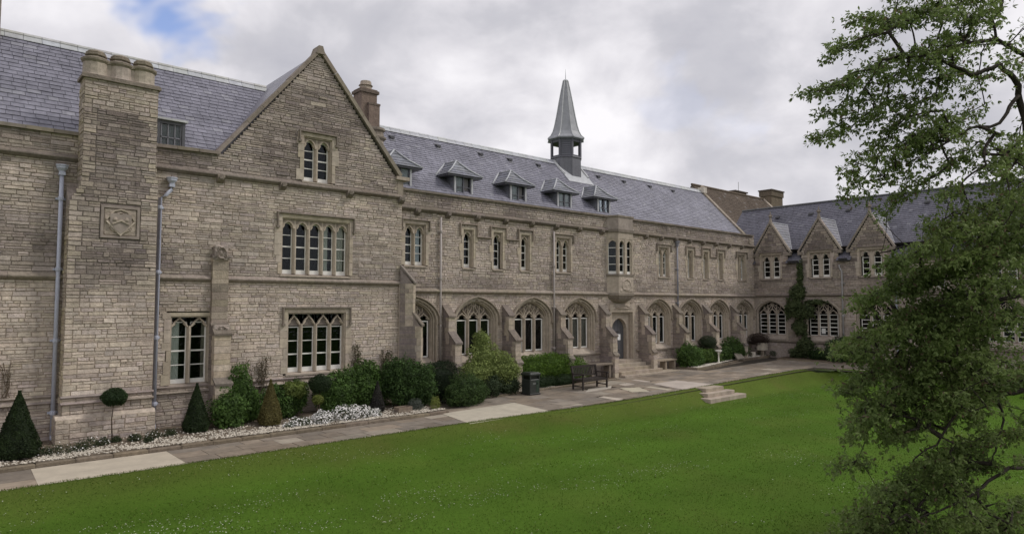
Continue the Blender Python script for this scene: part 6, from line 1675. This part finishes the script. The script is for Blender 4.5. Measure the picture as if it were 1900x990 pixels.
# ================================================================= THE NEAR TREE
Rv = Vector((cos(YAW), -sin(YAW), 0)); Fv = Vector((sin(YAW), cos(YAW), 0))
def tp(lat, up, dep): return Rv * lat + Fv * dep + Vector((0, 0, CAMZ + up))   # metres right of / above / beyond the camera's standpoint
base = tp(8.95, 0, 10.4); tz = lawn_z(base.x, base.y) - .05
tree = thing('tree', (base.x, base.y, tz), 'large leafy tree with drooping branches over the right side of the lawn', 'tree', off=(base.x, base.y, tz))
BARK = (.050, .042, .036)
limbs = [
    ([(8.95, tz - CAMZ, 10.4), (8.8, -2.6, 10.4), (8.65, -1.2, 10.35), (8.7, .4, 10.3), (8.6, 2.0, 10.3), (8.65, 3.6, 10.35), (8.5, 5.2, 10.4)], .24, .07, 'trunk'),
    ([(8.85, -2.95, 10.4), (8.3, -2.9, 10.4), (7.75, -2.45, 10.0), (7.6, -1.8, 9.9), (7.62, -1.0, 9.9), (7.8, -.2, 10.1)], .09, .05, 'branch'),
    ([(7.72, -2.4, 10.0), (7.2, -2.35, 9.8), (6.75, -2.6, 9.7), (6.2, -2.85, 9.6), (5.6, -3.0, 9.5)], .05, .015, 'branch'),
    ([(8.65, -1.2, 10.35), (8.1, -1.25, 10.3), (7.3, -1.35, 10.0), (6.6, -1.42, 9.8), (6.1, -2.0, 9.7), (5.7, -2.2, 9.6)], .08, .015, 'branch'),
    ([(8.6, 1.8, 10.3), (8.15, 2.3, 10.3), (7.85, 3.0, 10.1), (7.7, 3.45, 10.0), (7.35, 3.62, 9.9), (6.9, 3.45, 9.85), (6.3, 3.75, 9.8), (5.8, 3.7, 9.8)], .11, .02, 'branch'),
    ([(7.75, 3.2, 10.05), (7.35, 2.72, 9.9), (6.9, 2.65, 9.9), (6.4, 2.35, 9.8), (5.9, 2.1, 9.8)], .05, .014, 'branch'),
    ([(8.6, 3.7, 10.4), (8.2, 3.95, 10.4), (7.6, 4.15, 10.2), (6.8, 4.0, 10.1), (6.0, 3.8, 10.0), (5.4, 3.5, 9.9)], .06, .015, 'branch'),
    ([(8.65, .9, 10.3), (8.2, 1.05, 10.3), (7.6, 1.25, 10.5), (7.0, 1.1, 10.7), (6.4, .95, 10.8), (5.9, .8, 10.8)], .07, .015, 'branch'),
    ([(8.65, .2, 10.3), (8.15, .2, 10.3), (7.5, .05, 10.4), (6.8, -.15, 10.5), (6.1, -.35, 10.5), (5.5, -.45, 10.5)], .07, .014, 'branch'),
    ([(8.75, -2.1, 10.4), (8.3, -2.3, 10.4), (8.0, -2.9, 9.6), (7.2, -3.3, 9.2), (6.3, -3.4, 9.1), (5.4, -3.4, 9.0)], .07, .014, 'branch'),
    ([(7.2, -1.3, 10.0), (7.25, -1.7, 9.9), (7.05, -2.1, 9.85), (6.95, -2.3, 9.8)], .035, .012, 'branch'),
    ([(8.25, .5, 10.3), (8.7, 1.2, 10.8), (9.3, 2.0, 11.2)], .09, .03, 'branch'),
    ([(8.25, -.2, 10.3), (8.9, -.2, 10.0), (9.6, -.4, 9.8)], .09, .03, 'branch')]
nodes = []; rad_seed = []
for pts, r0, r1, nm in limbs:
    W = [tp(*p) for p in pts]; P = []
    for a, b in zip(W, W[1:]):
        k = max(2, int((b - a).length / .12))
        for i in range(k):
            q = a.lerp(b, i / k); q += Vector((R.gauss(0, .012), R.gauss(0, .012), R.gauss(0, .012))); P.append(q)
    P.append(W[-1]); n = len(P); m = MB()
    m.tube(P, [(r0 + (r1 - r0) * i / (n - 1)) * (1 if nm == 'trunk' else .62) for i in range(n)], 10 if nm == 'trunk' else 7, BARK); obj(nm, m, 'bark', tree, smooth=True)
    if nm == 'trunk': P = P[n // 3:]
    nodes += P
# clusters of leaves: regions of the crown given as (lat, up) polygons seen from the path side, spread in depth
REG = [([(7.1, 1.1), (8.2, 1.1), (8.2, 2.5), (7.6, 2.6), (7.3, 1.9)], 75),
       ([(6.5, 4.9), (8.2, 4.9), (8.2, 1.6), (7.2, 1.7), (6.7, 2.6)], 60),
       ([(7.0, 1.2), (8.2, 1.7), (8.2, -1.8), (6.6, -1.6), (6.5, -.9), (6.7, .2)], 210),
       ([(6.4, -1.7), (8.2, -1.7), (8.2, -4.1), (5.8, -4.1), (6.2, -2.9)], 60)]
CH = [ # long arching, drooping sprays: start, tip, rise of the arch, number of leafy clusters
    ((8.0, 4.6), (4.85, 3.9), .35, 26), ((7.9, 4.2), (5.4, 4.4), .3, 20), ((7.6, 3.9), (4.62, 3.22), .35, 26), ((7.2, 3.7), (4.9, 2.9), .35, 16), ((7.6, 3.4), (4.74, 2.46), .45, 24), ((7.0, 3.2), (5.1, 1.95), .4, 16),
    ((7.4, 2.7), (5.2, 1.62), .4, 18), ((7.0, 2.6), (5.75, 2.1), .2, 10), ((6.7, 2.5), (5.62, 1.2), .35, 9), ((7.7, 2.3), (6.1, 1.75), .25, 12), ((7.9, 2.2), (6.5, 1.45), .25, 14), ((7.7, 3.0), (6.1, 2.55), .3, 14), ((8.0, 5.0), (5.9, 4.7), .3, 16), ((7.9, 4.4), (6.2, 3.5), .35, 14),
    ((7.9, 1.5), (6.3, 1.05), .25, 14), ((8.0, 1.2), (5.6, .5), .3, 24), ((7.8, .8), (5.95, .15), .25, 20), ((7.7, .6), (5.2, -.02), .3, 28), ((7.9, .3), (5.6, -.35), .25, 24), ((7.6, .0), (4.95, -.70), .3, 30), ((7.5, -.2), (5.3, -1.0), .25, 26), ((7.6, -.5), (4.98, -1.25), .25, 30),
    ((7.4, -.7), (5.3, -1.55), .25, 26), ((7.6, -1.0), (5.05, -1.85), .25, 28), ((7.2, -1.3), (5.7, -1.95), .2, 16), ((7.4, -1.7), (4.95, -2.42), .25, 22), ((7.2, -2.1), (5.9, -2.45), .15, 12), ((7.5, -2.4), (5.3, -2.75), .2, 20), ((7.6, -2.5), (4.95, -3.1), .3, 24), ((7.2, -2.8), (5.2, -3.4), .25, 20),
    ((7.8, -2.9), (4.48, -3.72), .4, 30), ((7.4, -3.1), (5.0, -3.85), .25, 22), ((7.8, -3.3), (5.7, -4.0), .2, 20), ((8.0, -3.0), (6.4, -3.7), .2, 14), ((8.0, -1.9), (6.5, -2.3), .15, 12), ((8.1, .9), (6.6, .5), .2, 16), ((8.0, -.2), (6.3, -.7), .2, 18), ((8.0, -1.2), (6.4, -1.6), .2, 16)]
TIPS = []
def inside(p, P):
    c = False
    for (xa, ya), (xb, yb) in zip(P, P[1:] + P[:1]):
        if (ya > p[1]) != (yb > p[1]) and p[0] < (xb - xa) * (p[1] - ya) / (yb - ya) + xa: c = not c
    return c
tg = []
for P, n in REG:
    x0, x1 = min(p[0] for p in P), max(p[0] for p in P); y0, y1 = min(p[1] for p in P), max(p[1] for p in P); c = 0
    while c < n:
        p = (R.uniform(x0, x1), R.uniform(y0, y1))
        if not inside(p, P): continue
        if fbm(p[0] * 1.5, p[1] * 1.9, 4) < -.16 and R.random() < .8: continue
        d = 10 + R.uniform(-1.5, 1.9); q = tp(p[0] * d / 10, p[1] * d / 10, d)
        if q.z < lawn_z(q.x, q.y) + .25: q.z = lawn_z(q.x, q.y) + .25 + R.random() * .2
        tg.append(q); c += 1
for _ in range(150):      # the part of the crown beyond the picture's edge
    d = R.uniform(8.8, 12.4); tg.append(tp(R.uniform(8.0, 10.5), R.uniform(-2.2, 5.2), d))
for rep in range(3):
    for (a_, b_, rise_, k_) in CH:
        if rep == 2 and not (-2.0 < b_[1] < .8): continue
        d0 = 10 + R.uniform(-.5, .5); d1 = 10 + (R.uniform(-.9, .3) if rep else R.uniform(-.2, 1.3)); jx, jy = (R.gauss(0, .10), R.gauss(0, .10)) if rep else (0, 0)
        if rep == 1: jx -= .12
        for i in range(k_):
            t_ = .18 + .82 * ((i + .5) / k_) ** .85
            sc = .075 + .09 * (1 - t_)
            x_ = a_[0] + (b_[0] + jx - a_[0]) * t_ + R.gauss(0, sc * .5); y_ = a_[1] + (b_[1] + jy - a_[1]) * t_ ** 1.5 + rise_ * sin(pi * t_) * (1 - t_) + R.gauss(0, sc * .42)
            d = d0 + (d1 - d0) * t_ + R.gauss(0, .16)
            q = tp(x_ * d / 10, y_ * d / 10, d)
            if q.z < lawn_z(q.x, q.y) + .15: q.z = lawn_z(q.x, q.y) + .15 + R.random() * .15
            tg.append(q)
cen = tp(8.1, 1.0, 10.3)
NP = np.array([tuple(p) for p in nodes]); par = [-1] * len(nodes); isl = len(nodes)
GAP = [(6.5, -1.9, .5, .15), (7.25, -1.75, .22, .16), (6.35, -3.0, .36, .14), (5.35, -2.12, .3, .2), (7.5, 3.2, .34, .26), (6.8, 3.05, .3, .14), (6.9, 1.95, .4, .14), (6.3, 1.45, .3, .25), (7.5, 4.2, .3, .15), (6.0, 3.35, .3, .12), (7.2, -2.75, .3, .14), (5.7, -.62, .25, .08)]
def in_gap(q):
    v = q - Vector((0, 0, CAMZ)); d_ = v.dot(Fv); a_, b_ = v.dot(Rv) / d_ * 10, v.z / d_ * 10
    return any(((a_ - x) / rx) ** 2 + ((b_ - y) / ry) ** 2 < 1 for x, y, rx, ry in GAP)
tg = [q for q in tg if not in_gap(q) or R.random() < .06]
def dist_tr(p): return min((Vector(p) - Vector(x)).length for x in NP[:isl:6])
tg.sort(key=dist_tr)
pts = [tuple(p) for p in nodes]; A = np.zeros((40000, 3)); A[:isl] = NP; cnt = isl; parent = [-1] * isl; tips = []
for q in tg:
    dv = A[:cnt] - np.array(q); di = np.sqrt((dv ** 2).sum(1))
    # favour nodes nearer the trunk side and slightly above: branches leave outwards and droop
    pen = di + .25 * np.maximum(0, -(dv @ np.array(Rv)))
    j = int(pen.argmin()); a = Vector(A[j]); L_ = (q - a).length; k = max(1, int(L_ / .10)); prev = j
    mid = a.lerp(q, .5) + Vector((R.gauss(0, .08), R.gauss(0, .08), .10 * L_ + R.gauss(0, .04))) * min(1, L_)
    for i in range(1, k + 1):
        t_ = i / k; p = a * (1 - t_) ** 2 + mid * 2 * t_ * (1 - t_) + q * t_ ** 2
        if cnt >= 39990: break
        A[cnt] = p; parent.append(prev); prev = cnt; cnt += 1
    tips.append((prev, j))
ch = np.zeros(cnt)
for tpn, _ in tips: ch[tpn] += 1
for i in range(cnt - 1, isl - 1, -1):
    if parent[i] >= 0: ch[parent[i]] += ch[i]
rad = .0036 * np.maximum(ch, 1) ** .52
m = MB()
for i in range(isl, cnt):
    p = parent[i]
    if p < 0: continue
    r1 = rad[i]; r0 = rad[p] if p >= isl else rad[i] * 1.15
    a, b = Vector(A[p]), Vector(A[i])
    if (b - a).length < 1e-4: continue
    m.tube([a, b], [min(r0, .05), min(r1, .05)], 4 if r1 < .012 else 6, BARK, cap=False)
tag(obj('twigs', m, 'bark', tree, smooth=True), kind='stuff')
# rosettes of narrow pointed leaves near the twig ends
cent = []; axes = []
for i in range(isl, cnt):
    if ch[i] <= 2.5:
        b = Vector(A[i]); a = Vector(A[parent[i]]); ax = (b - a).normalized()
        k = 2 if ch[i] <= 1.2 else 1
        for _ in range(k):
            if R.random() < .62: cent.append(b + Vector((R.gauss(0, .02), R.gauss(0, .02), R.gauss(0, .02)))); axes.append(ax)
for tpn, _ in tips:
    b = Vector(A[tpn]); a = Vector(A[parent[tpn]]) if parent[tpn] >= 0 else b - Vector((0, 0, .1)); ax = (b - a).normalized() if (b - a).length > 0 else Vector((0, 0, 1))
    for _ in range(11): cent.append(b + ax * R.uniform(-.1, .13) + Vector((R.gauss(0, .075), R.gauss(0, .075), R.gauss(0, .05)))); axes.append(ax)
Cn = np.array([tuple(c) for c in cent]); Ax = np.array([tuple(a) for a in axes]); K = 6
n = len(Cn) * K; Cc = np.repeat(Cn, K, 0); Aa = np.repeat(Ax, K, 0)
d = NR.normal(0, 1, (n, 3)) + Aa * 1.1 + np.array([0, 0, -.35]); d /= np.linalg.norm(d, axis=1, keepdims=True)
up = np.tile([[0, 0, 1.0]], (n, 1)) + NR.normal(0, .45, (n, 3)); s_ = np.cross(d, up); s_ /= np.linalg.norm(s_, axis=1, keepdims=True) + 1e-9; nn = np.cross(s_, d)
l_ = NR.uniform(.04, .085, (n, 1)); w_ = l_ * NR.uniform(.26, .36, (n, 1))
b0 = Cc + d * .008
V = np.stack([b0, b0 + d * l_ * .35 + s_ * w_ * .5 - nn * w_ * .1, b0 + d * l_ * .62 + s_ * w_ * .62 - nn * w_ * .25, b0 + d * l_ - nn * l_ * .15, b0 + d * l_ * .62 - s_ * w_ * .62 - nn * w_ * .25, b0 + d * l_ * .35 - s_ * w_ * .5 - nn * w_ * .1, b0 + d * l_ * .52], 1).reshape(-1, 3)
b = 7 * np.arange(n)[:, None]
F = np.concatenate([b + np.array([[0, 1, 6]]), b + np.array([[1, 2, 6]]), b + np.array([[2, 3, 6]]), b + np.array([[3, 4, 6]]), b + np.array([[4, 5, 6]]), b + np.array([[5, 0, 6]])], 1).reshape(-1, 3)
cl = np.clip(.5 + .8 * nz3(Cc, 1.6, 2.0), 0, 1)[:, None]; kk = .5 * cl + .5 * NR.random((n, 1))
C = np.array([[.10, .145, .045]]) * (1 - kk) + np.array([[.24, .31, .10]]) * kk
br = NR.random((n, 1)) < .05; C = np.where(br, np.array([[.15, .11, .07]]), C)
print('leaves', n, 'tips', len(tips))
tag(np_obj('crown', V, F, np.repeat(C, 7, 0), 'leaf', tree), kind='stuff')
